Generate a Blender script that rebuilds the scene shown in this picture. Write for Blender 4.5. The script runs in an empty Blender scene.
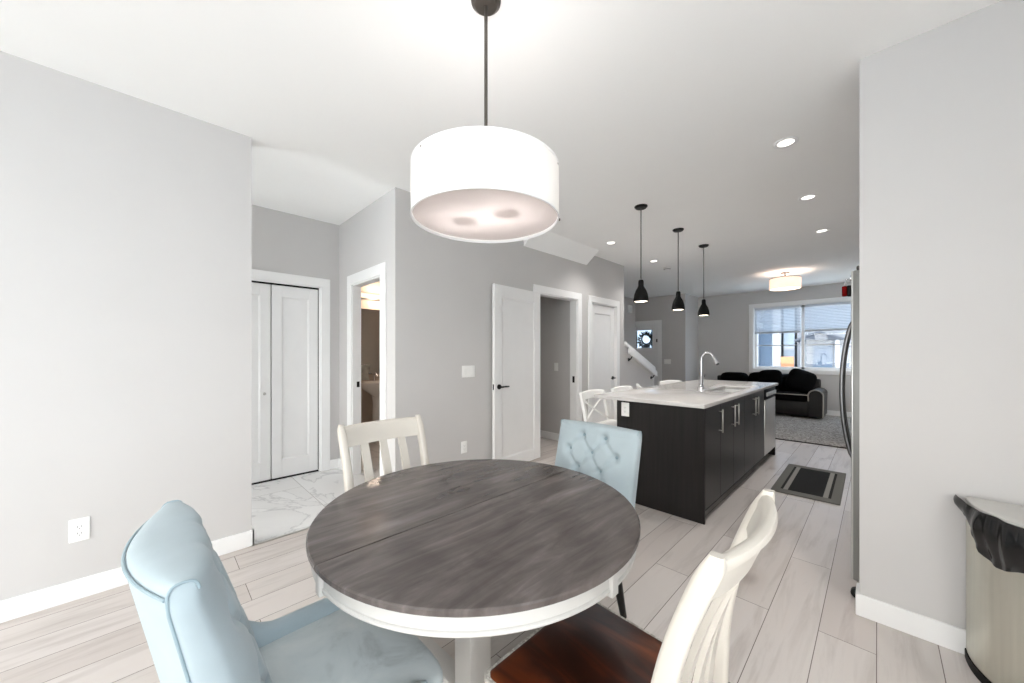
import bpy, bmesh, math, random
from mathutils import Vector, Matrix
random.seed(7)
C = bpy.context.scene.collection
PI = math.pi
H = 2.74
V = Vector

# ------------------------------------------------------------------ materials
def nt(name):
    m = bpy.data.materials.new(name); m.use_nodes = True
    t = m.node_tree; t.nodes.clear()
    o = t.nodes.new('ShaderNodeOutputMaterial')
    b = t.nodes.new('ShaderNodeBsdfPrincipled')
    t.links.new(b.outputs[0], o.inputs[0])
    return m, t, b, o
def lin(c):
    return tuple(((x/255)/12.92 if x/255 <= .04045 else ((x/255+.055)/1.055)**2.4) for x in c) + (1,)
def N(t, kind, **kw):
    n = t.nodes.new(kind)
    for k, v in kw.items():
        if k in n.inputs: n.inputs[k].default_value = v
        else: setattr(n, k, v)
    return n
def ramp(t, fac, stops):
    r = t.nodes.new('ShaderNodeValToRGB')
    e = r.color_ramp.elements
    while len(e) > 1: e.remove(e[-1])
    e[0].position, e[0].color = stops[0][0], stops[0][1]
    for p, c in stops[1:]:
        x = e.new(p); x.color = c
    t.links.new(fac, r.inputs[0])
    return r.outputs[0]
def mat(name, col, rough=.5, metal=0., var=.03, scale=8., bump=0., bscale=200., spec=.5, sheen=0., aniso=None):
    """procedural material: base colour with a soft noise variation, optional bump"""
    m, t, b, o = nt(name)
    tc = N(t, 'ShaderNodeTexCoord')
    n = N(t, 'ShaderNodeTexNoise', Scale=scale, Detail=3.)
    mp = N(t, 'ShaderNodeMapping')
    if aniso: mp.inputs['Scale'].default_value = aniso
    t.links.new(tc.outputs['Object'], mp.inputs[0]); t.links.new(mp.outputs[0], n.inputs['Vector'])
    c = lin(col)
    lo = tuple(max(0, x*(1-var)) for x in c[:3]) + (1,); hi = tuple(min(1, x*(1+var)) for x in c[:3]) + (1,)
    t.links.new(ramp(t, n.outputs['Fac'], [(.3, lo), (.7, hi)]), b.inputs['Base Color'])
    b.inputs['Roughness'].default_value = rough; b.inputs['Metallic'].default_value = metal
    b.inputs['Specular IOR Level'].default_value = spec
    if sheen:
        b.inputs['Sheen Weight'].default_value = sheen; b.inputs['Sheen Roughness'].default_value = .4
    if bump:
        n2 = N(t, 'ShaderNodeTexNoise', Scale=bscale, Detail=2.)
        t.links.new(mp.outputs[0], n2.inputs['Vector'])
        bp = N(t, 'ShaderNodeBump', Strength=bump, Distance=.002)
        t.links.new(n2.outputs['Fac'], bp.inputs['Height']); t.links.new(bp.outputs[0], b.inputs['Normal'])
    return m
def emit(name, col, s):
    m, t, b, o = nt(name); t.nodes.remove(b)
    e = N(t, 'ShaderNodeEmission', Color=lin(col), Strength=s); t.links.new(e.outputs[0], o.inputs[0]); return m
def glass(name, tint, refl=.06):
    m, t, b, o = nt(name); t.nodes.remove(b)
    tr = N(t, 'ShaderNodeBsdfTransparent', Color=tint + (1,)); g = N(t, 'ShaderNodeBsdfGlossy', Roughness=.02)
    lw = N(t, 'ShaderNodeLayerWeight', Blend=.5); pw = N(t, 'ShaderNodeMath', operation='POWER'); pw.inputs[1].default_value = 5.; t.links.new(lw.outputs['Facing'], pw.inputs[0])
    fr = N(t, 'ShaderNodeMath', operation='MULTIPLY_ADD'); fr.inputs[1].default_value = .55; fr.inputs[2].default_value = .04; t.links.new(pw.outputs[0], fr.inputs[0]); mx = N(t, 'ShaderNodeMixShader')
    t.links.new(fr.outputs[0], mx.inputs[0]); t.links.new(tr.outputs[0], mx.inputs[1]); t.links.new(g.outputs[0], mx.inputs[2])
    t.links.new(mx.outputs[0], o.inputs[0]); return m

WALL = mat('wall_paint', (203, 201, 200), .75, var=.012, scale=2, spec=.25)
CEIL = mat('ceiling_paint', (250, 250, 249), .9, var=.01, scale=2, spec=.15)
TRIM = mat('trim_white', (240, 240, 240), .45, var=.01)
DOORW = mat('door_white', (236, 236, 236), .45, var=.01)
BLACK = mat('black_metal', (22, 21, 21), .4, .3, var=.1)
BLACKP = mat('black_paint', (10, 10, 10), .6, var=.1, spec=.2)
CHROME = mat('chrome', (215, 215, 218), .12, 1., var=.02)
NICKEL = mat('brushed_nickel', (190, 188, 184), .3, 1., var=.04, aniso=(1, 1, 30))
BRONZE = mat('dark_bronze', (98, 92, 87), .4, .8, var=.05)
STEEL = mat('stainless_steel', (205, 205, 203), .34, .9, var=.05, scale=6, aniso=(12, 12, .6))
STEELG = mat('stainless_champagne', (208, 206, 194), .38, .85, var=.04, scale=5, aniso=(12, 12, .4))
PLASTIC = mat('white_plastic', (242, 242, 240), .35, var=.01)
SLOT = mat('slot_dark', (70, 70, 70), .6)
CHAIRW = mat('antique_white_paint', (202, 196, 187), .42, var=.03, scale=6, bump=.05, bscale=60)
STOOLW = mat('stool_white_paint', (238, 238, 236), .45, var=.02)
TABLEW = mat('table_white_paint', (198, 196, 193), .45, var=.03, scale=9)
CAB = mat('espresso_cabinet', (27, 24, 23), .45, var=.35, scale=3, aniso=(14, 14, .7), spec=.28)
CABD = mat('espresso_door', (19, 18, 19), .36, var=.3, scale=3, aniso=(14, 14, .7), spec=.35)
TOE = mat('toe_kick_black', (12, 11, 11), .6)
QUARTZ = mat('quartz_white', (208, 205, 203), .10, var=.035, scale=25)
LEATHER = mat('brown_leather', (28, 24, 22), .36, var=.15, scale=10, bump=.1, bscale=120, spec=.3)
BLACKF = mat('black_fabric', (8, 8, 8), .9, var=.2, scale=15, bump=.2, spec=.08)
SOFA_HILITE = mat('sofa_highlight_taupe', (168, 160, 152), .5, var=.05)  # pale tone for painted window highlights on the sofa edges
PORC = mat('porcelain', (225, 220, 214), .15, var=.01)
TOWEL = mat('towel_grey', (170, 172, 165), .95, var=.25, scale=12, bump=.4)
MIRROR = mat('mirror_glass', (205, 205, 205), .02, 1., var=.0)
BAG = mat('black_plastic_bag', (14, 14, 15), .18, var=.1, spec=.6)
RED = mat('red_plastic', (110, 10, 10), .8, spec=.1)
POWDER = mat('powder_room_paint', (176, 163, 150), .75, var=.02, spec=.2)
BLUE = mat('pale_blue_velvet', (165, 178, 184), .85, var=.05, scale=7, bump=.12, bscale=90, sheen=.15)
BLUEP = mat('pale_blue_piping', (142, 160, 168), .7, var=.04, sheen=.2)

def mat_seat():  # stained velvet, paler overall to put light on the seat into the colour
    m, t, b, o = nt('pale_blue_velvet_worn_lit')
    tc = N(t, 'ShaderNodeTexCoord'); n = N(t, 'ShaderNodeTexNoise', Scale=5.5, Detail=5., Roughness=.6, Distortion=.6)
    t.links.new(tc.outputs['Object'], n.inputs['Vector'])
    t.links.new(ramp(t, n.outputs['Fac'], [(.30, lin((160, 167, 169))), (.44, lin((194, 202, 204))), (.6, lin((204, 210, 211))), (.75, lin((218, 219, 216)))]), b.inputs['Base Color'])
    b.inputs['Roughness'].default_value = .85; b.inputs['Sheen Weight'].default_value = .12
    return m
SEAT = mat_seat()

def mat_planks():
    m, t, b, o = nt('oak_planks')
    tc = N(t, 'ShaderNodeTexCoord'); mp = N(t, 'ShaderNodeMapping')
    mp.inputs['Rotation'].default_value = (0, 0, PI/2); mp.inputs['Location'].default_value = (.37, .003, 0)
    t.links.new(tc.outputs['Object'], mp.inputs[0])
    br = N(t, 'ShaderNodeTexBrick', Scale=1., Bias=0.)
    br.offset = .37; br.offset_frequency = 2; br.squash = 1
    br.inputs['Brick Width'].default_value = 1.83; br.inputs['Row Height'].default_value = .1915
    br.inputs['Mortar Size'].default_value = .0016; br.inputs['Mortar Smooth'].default_value = .1
    br.inputs['Color1'].default_value = (0, 0, 0, 1); br.inputs['Color2'].default_value = (1, 1, 1, 1); br.inputs['Mortar'].default_value = (.5, .5, .5, 1)
    t.links.new(mp.outputs[0], br.inputs['Vector'])
    base = ramp(t, br.outputs['Color'], [(0, lin((201, 192, 187))), (.5, lin((209, 202, 197))), (1, lin((215, 208, 204)))])
    # grain offset per plank
    mp2 = N(t, 'ShaderNodeMapping'); mp2.inputs['Scale'].default_value = (9, .9, 1)
    ad = N(t, 'ShaderNodeVectorMath', operation='MULTIPLY_ADD'); ad.inputs[1].default_value = (7, 13, 5)
    t.links.new(br.outputs['Color'], ad.inputs[0]); t.links.new(tc.outputs['Object'], ad.inputs[2])
    t.links.new(ad.outputs[0], mp2.inputs[0])
    n = N(t, 'ShaderNodeTexNoise', Scale=1.6, Detail=6., Roughness=.6, Distortion=.5); t.links.new(mp2.outputs[0], n.inputs['Vector'])
    g = ramp(t, n.outputs['Fac'], [(.3, (.82, .80, .79, 1)), (.5, (1, 1, 1, 1)), (.72, (1.0, .985, .975, 1))])
    mx = N(t, 'ShaderNodeMixRGB', blend_type='MULTIPLY', Fac=1.); t.links.new(base, mx.inputs[1]); t.links.new(g, mx.inputs[2])
    # knots
    mp3 = N(t, 'ShaderNodeMapping'); mp3.inputs['Scale'].default_value = (2.6, 1.15, 1); t.links.new(ad.outputs[0], mp3.inputs[0])
    vo = N(t, 'ShaderNodeTexVoronoi', Scale=1.); t.links.new(mp3.outputs[0], vo.inputs['Vector'])
    k = ramp(t, vo.outputs['Distance'], [(0, (.50, .45, .42, 1)), (.06, (.72, .68, .66, 1)), (.12, (.93, .91, .90, 1)), (.24, (1, 1, 1, 1))])
    mx2 = N(t, 'ShaderNodeMixRGB', blend_type='MULTIPLY', Fac=1.); t.links.new(mx.outputs[0], mx2.inputs[1]); t.links.new(k, mx2.inputs[2])
    mx3 = N(t, 'ShaderNodeMixRGB'); t.links.new(br.outputs['Fac'], mx3.inputs[0]); t.links.new(mx2.outputs[0], mx3.inputs[1]); mx3.inputs[2].default_value = lin((118, 110, 105))
    t.links.new(mx3.outputs[0], b.inputs['Base Color']); b.inputs['Roughness'].default_value = .27; b.inputs['Specular IOR Level'].default_value = .5
    return m
def mat_tile(col=(226, 226, 226), vein=(190, 190, 192)):
    m, t, b, o = nt('marble_tile')
    tc = N(t, 'ShaderNodeTexCoord'); mp = N(t, 'ShaderNodeMapping'); mp.inputs['Rotation'].default_value = (0, 0, 0); mp.inputs['Location'].default_value = (.27, .19, 0)
    t.links.new(tc.outputs['Object'], mp.inputs[0])
    br = N(t, 'ShaderNodeTexBrick', Scale=1.); br.offset = .5
    br.inputs['Brick Width'].default_value = 1.22; br.inputs['Row Height'].default_value = .61; br.inputs['Mortar Size'].default_value = .003
    br.inputs['Color1'].default_value = (0, 0, 0, 1); br.inputs['Color2'].default_value = (1, 1, 1, 1)
    t.links.new(mp.outputs[0], br.inputs['Vector'])
    ad = N(t, 'ShaderNodeVectorMath', operation='MULTIPLY_ADD'); ad.inputs[1].default_value = (3, 5, 2)
    t.links.new(br.outputs['Color'], ad.inputs[0]); t.links.new(tc.outputs['Object'], ad.inputs[2])
    n = N(t, 'ShaderNodeTexNoise', Scale=1.5, Detail=8., Roughness=.55, Distortion=1.6); t.links.new(ad.outputs[0], n.inputs['Vector'])
    v = ramp(t, n.outputs['Fac'], [(.0, lin(col)), (.47, lin(col)), (.498, lin(vein)), (.515, lin(tuple(min(255, c-6) for c in col))), (1, lin(tuple(min(255, c+5) for c in col)))])
    mx = N(t, 'ShaderNodeMixRGB'); t.links.new(br.outputs['Fac'], mx.inputs[0]); t.links.new(v, mx.inputs[1]); mx.inputs[2].default_value = lin((168, 166, 164))
    t.links.new(mx.outputs[0], b.inputs['Base Color']); b.inputs['Roughness'].default_value = .22
    return m
def mat_tabletop():
    m, t, b, o = nt('weathered_grey_wood')
    tc = N(t, 'ShaderNodeTexCoord'); mp = N(t, 'ShaderNodeMapping'); mp.inputs['Scale'].default_value = (16, 2.2, 4); mp.inputs['Rotation'].default_value = (0, 0, .12)
    t.links.new(tc.outputs['Object'], mp.inputs[0])
    n = N(t, 'ShaderNodeTexNoise', Scale=1.3, Detail=7., Roughness=.62, Distortion=.8); t.links.new(mp.outputs[0], n.inputs['Vector'])
    n2 = N(t, 'ShaderNodeTexNoise', Scale=5., Detail=4., Distortion=.4); t.links.new(tc.outputs['Object'], n2.inputs['Vector'])
    a = ramp(t, n.outputs['Fac'], [(.25, lin((66, 60, 58))), (.45, lin((88, 81, 79))), (.6, lin((102, 95, 93))), (.78, lin((124, 117, 114)))])
    c2 = ramp(t, n2.outputs['Fac'], [(.3, (.70, .68, .67, 1)), (.5, (.98, .97, .96, 1)), (.68, (1.15, 1.14, 1.13, 1))])
    mx = N(t, 'ShaderNodeMixRGB', blend_type='MULTIPLY', Fac=1.); t.links.new(a, mx.inputs[1]); t.links.new(c2, mx.inputs[2])
    mp3 = N(t, 'ShaderNodeMapping'); mp3.inputs['Scale'].default_value = (26, 3, 1); mp3.inputs['Rotation'].default_value = (0, 0, .35); t.links.new(tc.outputs['Object'], mp3.inputs[0])
    n3 = N(t, 'ShaderNodeTexNoise', Scale=1., Detail=3., Roughness=.5); t.links.new(mp3.outputs[0], n3.inputs['Vector'])
    st_ = ramp(t, n3.outputs['Fac'], [(.35, (.86, .85, .84, 1)), (.6, (1, 1, 1, 1)), (.78, (1.28, 1.26, 1.24, 1))])
    mx2 = N(t, 'ShaderNodeMixRGB', blend_type='MULTIPLY', Fac=1.); t.links.new(mx.outputs[0], mx2.inputs[1]); t.links.new(st_, mx2.inputs[2])
    t.links.new(mx2.outputs[0], b.inputs['Base Color'])
    b.inputs['Roughness'].default_value = .23
    return m
def mat_brownrug():
    m, t, b, o = nt('red_brown_seat_wood')
    tc = N(t, 'ShaderNodeTexCoord'); mp = N(t, 'ShaderNodeMapping'); mp.inputs['Scale'].default_value = (13, 2.6, 1); mp.inputs['Rotation'].default_value = (0, 0, .2)
    t.links.new(tc.outputs['Object'], mp.inputs[0])
    n = N(t, 'ShaderNodeTexNoise', Scale=1., Detail=4., Roughness=.5, Distortion=.7); t.links.new(mp.outputs[0], n.inputs['Vector'])
    t.links.new(ramp(t, n.outputs['Fac'], [(.3, lin((26, 10, 5))), (.48, lin((48, 19, 9))), (.62, lin((86, 38, 16))), (.76, lin((128, 66, 32)))]), b.inputs['Base Color'])
    b.inputs['Roughness'].default_value = .28
    return m
def mat_speckle(name, a, c, scale):
    m, t, b, o = nt(name)
    tc = N(t, 'ShaderNodeTexCoord'); n = N(t, 'ShaderNodeTexVoronoi', Scale=scale); t.links.new(tc.outputs['Object'], n.inputs['Vector'])
    sp = N(t, 'ShaderNodeSeparateColor'); t.links.new(n.outputs['Color'], sp.inputs[0])
    t.links.new(ramp(t, sp.outputs[0], [(.1, lin(a)), (.9, lin(c))]), b.inputs['Base Color']); b.inputs['Roughness'].default_value = .95
    bp = N(t, 'ShaderNodeBump', Strength=.6, Distance=.01); t.links.new(sp.outputs[1], bp.inputs['Height']); t.links.new(bp.outputs[0], b.inputs['Normal'])
    return m
def mat_mat():
    m, t, b, o = nt('striped_mat')
    tc = N(t, 'ShaderNodeTexCoord'); s = N(t, 'ShaderNodeSeparateXYZ'); t.links.new(tc.outputs['Object'], s.inputs[0])
    ax = N(t, 'ShaderNodeMath', operation='ABSOLUTE'); t.links.new(s.outputs['X'], ax.inputs[0])
    ay = N(t, 'ShaderNodeMath', operation='ABSOLUTE'); t.links.new(s.outputs['Y'], ay.inputs[0])
    g, lg, k = lin((110, 109, 104)), lin((146, 144, 138)), lin((12, 12, 12))
    r = t.nodes.new('ShaderNodeValToRGB'); r.color_ramp.interpolation = 'CONSTANT'; e = r.color_ramp.elements
    e[0].position = 0; e[0].color = k; e[1].position = .125/.3; e[1].color = lg
    for p, c in ((.160, k), (.180, g)): x = e.new(p/.3); x.color = c
    dv = N(t, 'ShaderNodeMath', operation='DIVIDE'); dv.inputs[1].default_value = .3; t.links.new(ax.outputs[0], dv.inputs[0]); t.links.new(dv.outputs[0], r.inputs[0])
    gt = N(t, 'ShaderNodeMath', operation='GREATER_THAN'); gt.inputs[1].default_value = .46; t.links.new(ay.outputs[0], gt.inputs[0])
    mx = N(t, 'ShaderNodeMixRGB'); t.links.new(gt.outputs[0], mx.inputs[0]); t.links.new(r.outputs[0], mx.inputs[1]); mx.inputs[2].default_value = g
    t.links.new(mx.outputs[0], b.inputs['Base Color']); b.inputs['Roughness'].default_value = .9
    return m
def mat_siding(name, col, dark):
    m, t, b, o = nt(name)
    tc = N(t, 'ShaderNodeTexCoord'); w = N(t, 'ShaderNodeTexWave', Scale=3.2); w.bands_direction = 'Z'; w.wave_profile = 'SAW'
    t.links.new(tc.outputs['Object'], w.inputs['Vector'])
    t.links.new(ramp(t, w.outputs['Fac'], [(0, lin(dark)), (.15, lin(col)), (1, lin(col))]), b.inputs['Base Color']); b.inputs['Roughness'].default_value = .7
    return m
def mat_shade(name, col, em, ecol):
    m, t, b, o = nt(name)
    tc = N(t, 'ShaderNodeTexCoord'); n = N(t, 'ShaderNodeTexNoise', Scale=150.); t.links.new(tc.outputs['Object'], n.inputs['Vector'])
    c = lin(col); t.links.new(ramp(t, n.outputs['Fac'], [(.3, tuple(x*.97 for x in c[:3]) + (1,)), (.7, c)]), b.inputs['Base Color'])
    b.inputs['Roughness'].default_value = .9
    tr = N(t, 'ShaderNodeBsdfTranslucent', Color=c); mx = N(t, 'ShaderNodeMixShader'); mx.inputs[0].default_value = .4
    t.links.new(b.outputs[0], mx.inputs[1]); t.links.new(tr.outputs[0], mx.inputs[2])
    e = N(t, 'ShaderNodeEmission', Color=lin(ecol), Strength=em); ad = N(t, 'ShaderNodeAddShader')
    t.links.new(mx.outputs[0], ad.inputs[0]); t.links.new(e.outputs[0], ad.inputs[1]); t.links.new(ad.outputs[0], o.inputs[0])
    return m
PLANK, TILE, TOP, SEATW = mat_planks(), mat_tile(), mat_tabletop(), mat_brownrug()
SLAT = mat_shade('blind_slat_white', (225, 228, 232), 0, (255, 255, 255))
CARPET = mat_speckle('grey_carpet', (120, 116, 112), (190, 186, 182), 55)
EDGING = mat_speckle('worn_seat_edge', (166, 160, 152), (210, 206, 198), 150)
KMAT = mat_mat()

# ------------------------------------------------------------------ mesh helpers
class MB:
    def __init__(self): self.b = bmesh.new()
    def add(self, bm, M=None):
        if M is not None: bmesh.ops.transform(bm, matrix=M, verts=bm.verts)
        me = bpy.data.meshes.new('t'); bm.to_mesh(me); bm.free(); self.b.from_mesh(me); bpy.data.meshes.remove(me); return self
    def box(self, x0, x1, y0, y1, z0, z1, bev=0, seg=2, M=None):
        b = bmesh.new(); bmesh.ops.create_cube(b, size=1)
        for v in b.verts: v.co = V(((x0+x1)/2 + v.co.x*(x1-x0), (y0+y1)/2 + v.co.y*(y1-y0), (z0+z1)/2 + v.co.z*(z1-z0)))
        if bev: bmesh.ops.bevel(b, geom=list(b.edges), offset=bev, segments=seg, affect='EDGES', profile=.5)
        return self.add(b, M)
    def loft(self, rings, closed=True, cap=True, M=None):
        b = bmesh.new(); R = [[b.verts.new(p) for p in r] for r in rings]; n = len(R[0])
        for i in range(len(R)-1):
            for j in range(n if closed else n-1):
                k = (j+1) % n
                try: b.faces.new((R[i][j], R[i][k], R[i+1][k], R[i+1][j]))
                except ValueError: pass
        if cap:
            for r in (R[0], R[-1]):
                try: b.faces.new(r)
                except ValueError: pass
        bmesh.ops.remove_doubles(b, verts=b.verts, dist=1e-6)
        bmesh.ops.recalc_face_normals(b, faces=b.faces); return self.add(b, M)
    def lathe(self, prof, n=32, c=(0, 0, 0), a0=0, a1=2*PI, M=None):
        full = abs(a1-a0-2*PI) < 1e-6; m = n if full else n+1
        rings = []
        for i in range(len(prof)):
            r, z = prof[i]; r = max(r, 1e-5)
            rings.append([(c[0]+r*math.cos(a0+(a1-a0)*j/n), c[1]+r*math.sin(a0+(a1-a0)*j/n), c[2]+z) for j in range(m)])
        return self.loft(rings, closed=full, cap=False, M=M)
    def cyl(self, p0, p1, r0, r1=None, n=14):
        return self.tube([p0, p1], [r0, r0 if r1 is None else r1], n)
    def tube(self, pts, r, n=10):
        P = [V(p) for p in pts]; R = r if isinstance(r, (list, tuple)) else [r]*len(P)
        rings = []; up = None
        for i, p in enumerate(P):
            d = (P[min(i+1, len(P)-1)] - P[max(i-1, 0)]).normalized()
            if up is None:
                up = V((0, 0, 1)) if abs(d.z) < .9 else V((1, 0, 0))
            a = d.cross(up).normalized(); c = a.cross(d).normalized(); up = c
            rings.append([tuple(p + (a*math.cos(2*PI*j/n) + c*math.sin(2*PI*j/n))*R[i]) for j in range(n)])
        return self.loft(rings)
    def prism(self, poly, axis, a, b_, bev=0):
        """poly of (p,q): axis x -> (y,z), y -> (x,z), z -> (x,y)"""
        f = {'x': lambda p, q, s: (s, p, q), 'y': lambda p, q, s: (p, s, q), 'z': lambda p, q, s: (p, q, s)}[axis]
        b = bmesh.new(); A = [b.verts.new(f(p, q, a)) for p, q in poly]; B = [b.verts.new(f(p, q, b_)) for p, q in poly]
        n = len(poly); b.faces.new(A); b.faces.new(B)
        for i in range(n): b.faces.new((A[i], A[(i+1) % n], B[(i+1) % n], B[i]))
        bmesh.ops.recalc_face_normals(b, faces=b.faces)
        if bev: bmesh.ops.bevel(b, geom=list(b.edges), offset=bev, segments=2, affect='EDGES', profile=.5)
        return self.add(b)
    def soft(self, x0, x1, y0, y1, z0, z1, p=6., cuts=9, fn=None, M=None):
        """cushion: a cube pushed on to a superellipsoid"""
        b = bmesh.new(); bmesh.ops.create_cube(b, size=2); bmesh.ops.subdivide_edges(b, edges=list(b.edges), cuts=cuts, use_grid_fill=True)
        for v in b.verts:
            c = v.co; m = (abs(c.x)**p + abs(c.y)**p + abs(c.z)**p)**(1/p); c = c/m
            q = V(((x0+x1)/2 + c.x*(x1-x0)/2, (y0+y1)/2 + c.y*(y1-y0)/2, (z0+z1)/2 + c.z*(z1-z0)/2))
            v.co = fn(q, c) if fn else q
        return self.add(b, M)
    def build(self, name, m, parent=None, ang=35, loc=None):
        b = self.b
        for f in b.faces: f.smooth = len(f.verts) <= 6
        for e in b.edges:
            if len(e.link_faces) == 2 and (e.calc_face_angle(0) > math.radians(ang) or any(len(f.verts) > 6 for f in e.link_faces)): e.smooth = False
        me = bpy.data.meshes.new(name); b.to_mesh(me); b.free(); me.materials.append(m)
        o = bpy.data.objects.new(name, me); C.objects.link(o)
        if parent: o.parent = parent
        if loc: o.location = loc
        return o
def tag(o, label, cat, group=None):
    o['label'] = label; o['category'] = cat
    if group: o['group'] = group
    return o
def thing(name, label, cat, loc=(0, 0, 0), rz=0, group=None):
    o = bpy.data.objects.new(name, None); C.objects.link(o); o.empty_display_size = .05
    o.location = loc; o.rotation_euler = (0, 0, rz); return tag(o, label, cat, group)
def struct(mb, name, m, label=None, loc=None, ang=35):
    o = mb.build(name, m, None, ang, loc); o['kind'] = 'structure'
    if label: o['label'] = label
    return o
def copy_tree(o, parent=None):
    c = o.copy(); C.objects.link(c)
    if parent: c.parent = parent
    for ch in list(o.children): copy_tree(ch, c)
    return c
def dup(o, label, loc, rz=0, group=None):
    c = copy_tree(o); c.location = loc; c.rotation_euler = (0, 0, rz); c['label'] = label
    if group: c['group'] = group
    return c

# ------------------------------------------------------------------ room shell
XL, YR, T = -2.961, 2.478, .115
Xm = XL - T
YF = 10.036
struct(MB().box(-2.95, 1.46, -3.4, 10.1, -.12, 0).box(-4.66, -2.95, 1.62, 10.1, -.12, -.0005), 'floor', PLANK, 'pale greige oak plank floor')
struct(MB().box(-5.6, -2.95, -1.33, 3.1, -.1, .0005), 'floor_entry', TILE, 'white marble tile floor in the side hall')
struct(MB().box(-2.965, -2.945, .46, 1.51, 0, .004), 'trim_1', NICKEL)
struct(MB().box(-3.08, 1.5, -3.45, 10.2, H, H+.15).box(-5.7, -3.08, -1.35, 10.2, H, H+.15), 'ceiling', CEIL, 'white flat ceiling')
def wallbox(axis, face, t, a0, a1, openings, z1=H):
    """wall slab; axis 'x' = plane of constant x (runs along y). openings (b0,b1,z0,z1)"""
    mb = MB()
    def put(b0, b1, z0, zz):
        if b1-b0 < 1e-4 or zz-z0 < 1e-4: return
        lo, hi = sorted((face, face+t))
        if axis == 'x': mb.box(lo, hi, b0, b1, z0, zz)
        else: mb.box(b0, b1, lo, hi, z0, zz)
    cur = a0
    for b0, b1, z0, zz in sorted(openings):
        put(cur, b0, 0, z1); put(b0, b1, 0, z0); put(b0, b1, zz, z1); cur = b1
    put(cur, a1, 0, z1); return mb
struct(wallbox('x', XL, -T, -3.3, .473, []), 'wall_left', WALL)
OA, OB = (3.382, 4.225, 0, 2.045), (4.573, 5.294, 0, 2.045)
struct(wallbox('x', XL, -T, 1.504, 5.555, [OA, OB]), 'wall_middle', WALL)
OP = (-3.922, -3.228, 0, 2.018)
struct(wallbox('y', 1.504, .088, -5.6, Xm, [OP]), 'wall_hall', WALL)
OC = (.41, 1.311, 0, 2.02)
struct(wallbox('x', -4.292, -T, -1.32, 1.504, [OC]), 'wall_closet', WALL)
struct(MB().box(-5.0, -4.9, -1.32, 1.504, 0, H).box(-5.0, -4.3, -1.4, -1.3, 0, H), 'wall_closet_back', WALL)
struct(MB().box(-5.615, -5.5, 1.62, 3.1, 0, H), 'wall_powder_left', POWDER)
struct(MB().box(-5.6, Xm, 3.1, 3.2, 0, H), 'wall_powder_back', POWDER)
struct(MB().box(-4.665, -4.55, 3.2, 9.265, 0, H), 'wall_stairwell', WALL)
struct(MB().box(-4.55, Xm, 4.26, 4.36, 0, H), 'wall_stair_closet', WALL)
struct(MB().box(-4.55, Xm, 5.44, 5.555, 0, H), 'wall_stair_end', WALL)
OF = (-4.76, -3.93, 0, 2.05)
struct(wallbox('y', 9.15, T, -4.55, -3.27, [(-4.549, -3.93, 0, 2.05)]), 'wall_entry', WALL)
struct(wallbox('x', -3.27, -T, 9.265, 10.15, []), 'wall_entry_side', WALL)
OW = (-2.06, -.24, .93, 2.36)
struct(wallbox('y', YF, .13, -3.385, .8, [OW]), 'wall_far', WALL)
OK = (8.6, 9.5, .8, 2.2)  # opening for the added living room window
struct(wallbox('x', .7, .11, 2.593, 10.1, [OK]), 'wall_kitchen', WALL)
struct(MB().box(-.063, 1.46, YR, YR+T, 0, H), 'wall_right', WALL)
OS = (-2.4, .75, .8, 2.35)
struct(wallbox('x', 1.35, .12, -3.3, YR, [OS]), 'wall_side', WALL)
OR = (-2.6, .9, .05, 2.35); OM = (-4.2, -3.14, .05, 2.45)
struct(wallbox('y', -3.3, -.12, Xm, 1.46, [OR]), 'wall_rear', WALL)
struct(wallbox('y', -1.2, -.12, -4.292, Xm, [OM]), 'wall_hall_rear', WALL)  # unseen wall pulled forward so the added door lights the hall
# bulkhead under the ceiling, wedge shaped
struct(MB().prism([(XL, 2.566), (XL, H), (-2.755, H)], 'y', 3.133, 4.455), 'ceiling_bulkhead', CEIL)

BH, BT = .105, .014
def bb(name, *boxes):
    mb = MB()
    for x0, x1, y0, y1 in boxes: mb.box(x0, x1, y0, y1, 0, BH, .003, 1)
    struct(mb, name, TRIM)
bb('baseboard_left', (XL, XL+BT, -3.3, .473+BT), (Xm, XL+BT, .473, .473+BT))
bb('baseboard_middle', (XL, XL+BT, 1.504-BT, 3.292), (XL, XL+BT, 4.315, 4.483), (XL, XL+BT, 5.384, 5.555))
bb('baseboard_hall', (-4.292, -4.014, 1.504-BT, 1.504), (-3.145, XL, 1.504-BT, 1.504))
bb('baseboard_closet', (-4.292, -4.292+BT, 1.401, 1.504), (-4.292, -4.292+BT, -1.2, .32))
bb('baseboard_right', (-.063-BT, 1.35, YR-BT, YR), (-.063-BT, -.063, YR, YR+T))
bb('baseboard_far', (-3.27, .7, YF-BT, YF), (-3.27, -3.27+BT, 9.15, YF))
bb('baseboard_entry', (-3.84, -3.27, 9.15-BT, 9.15))
bb('baseboard_stair_closet', (-4.55, Xm, 4.26-BT, 4.26), (-4.55, -4.55+BT, 3.2, 4.26))

def casing(n, axis, face, t, op, w=.09, depth=T, left=True):
    """door casing on the room side of an opening, with the jamb lining"""
    b0, b1, z0, z1 = op; mb = MB(); s = 1 if t > 0 else -1
    def put(a0, a1, f0, f1, q0, q1, bev=.004):
        lo, hi = sorted((f0, f1))
        if axis == 'x': mb.box(lo, hi, a0, a1, q0, q1, bev, 1)
        else: mb.box(a0, a1, lo, hi, q0, q1, bev, 1)
    put(b0-w, b0+.004, face, face+t, 0, z1); put(b1-.004, b1+w, face, face+t, 0, z1); put(b0-w, b1+w, face, face+t, z1-.004, z1+w)
    j = .016
    put(b0, b0+j, face, face-s*depth, 0, z1, 0); put(b1-j, b1, face, face-s*depth, 0, z1, 0); put(b0, b1, face, face-s*depth, z1-j, z1, 0)
    return struct(mb, n, TRIM)
casing('trim_2', 'x', XL, .018, OA)
casing('trim_3', 'x', XL, .018, OB)
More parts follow.
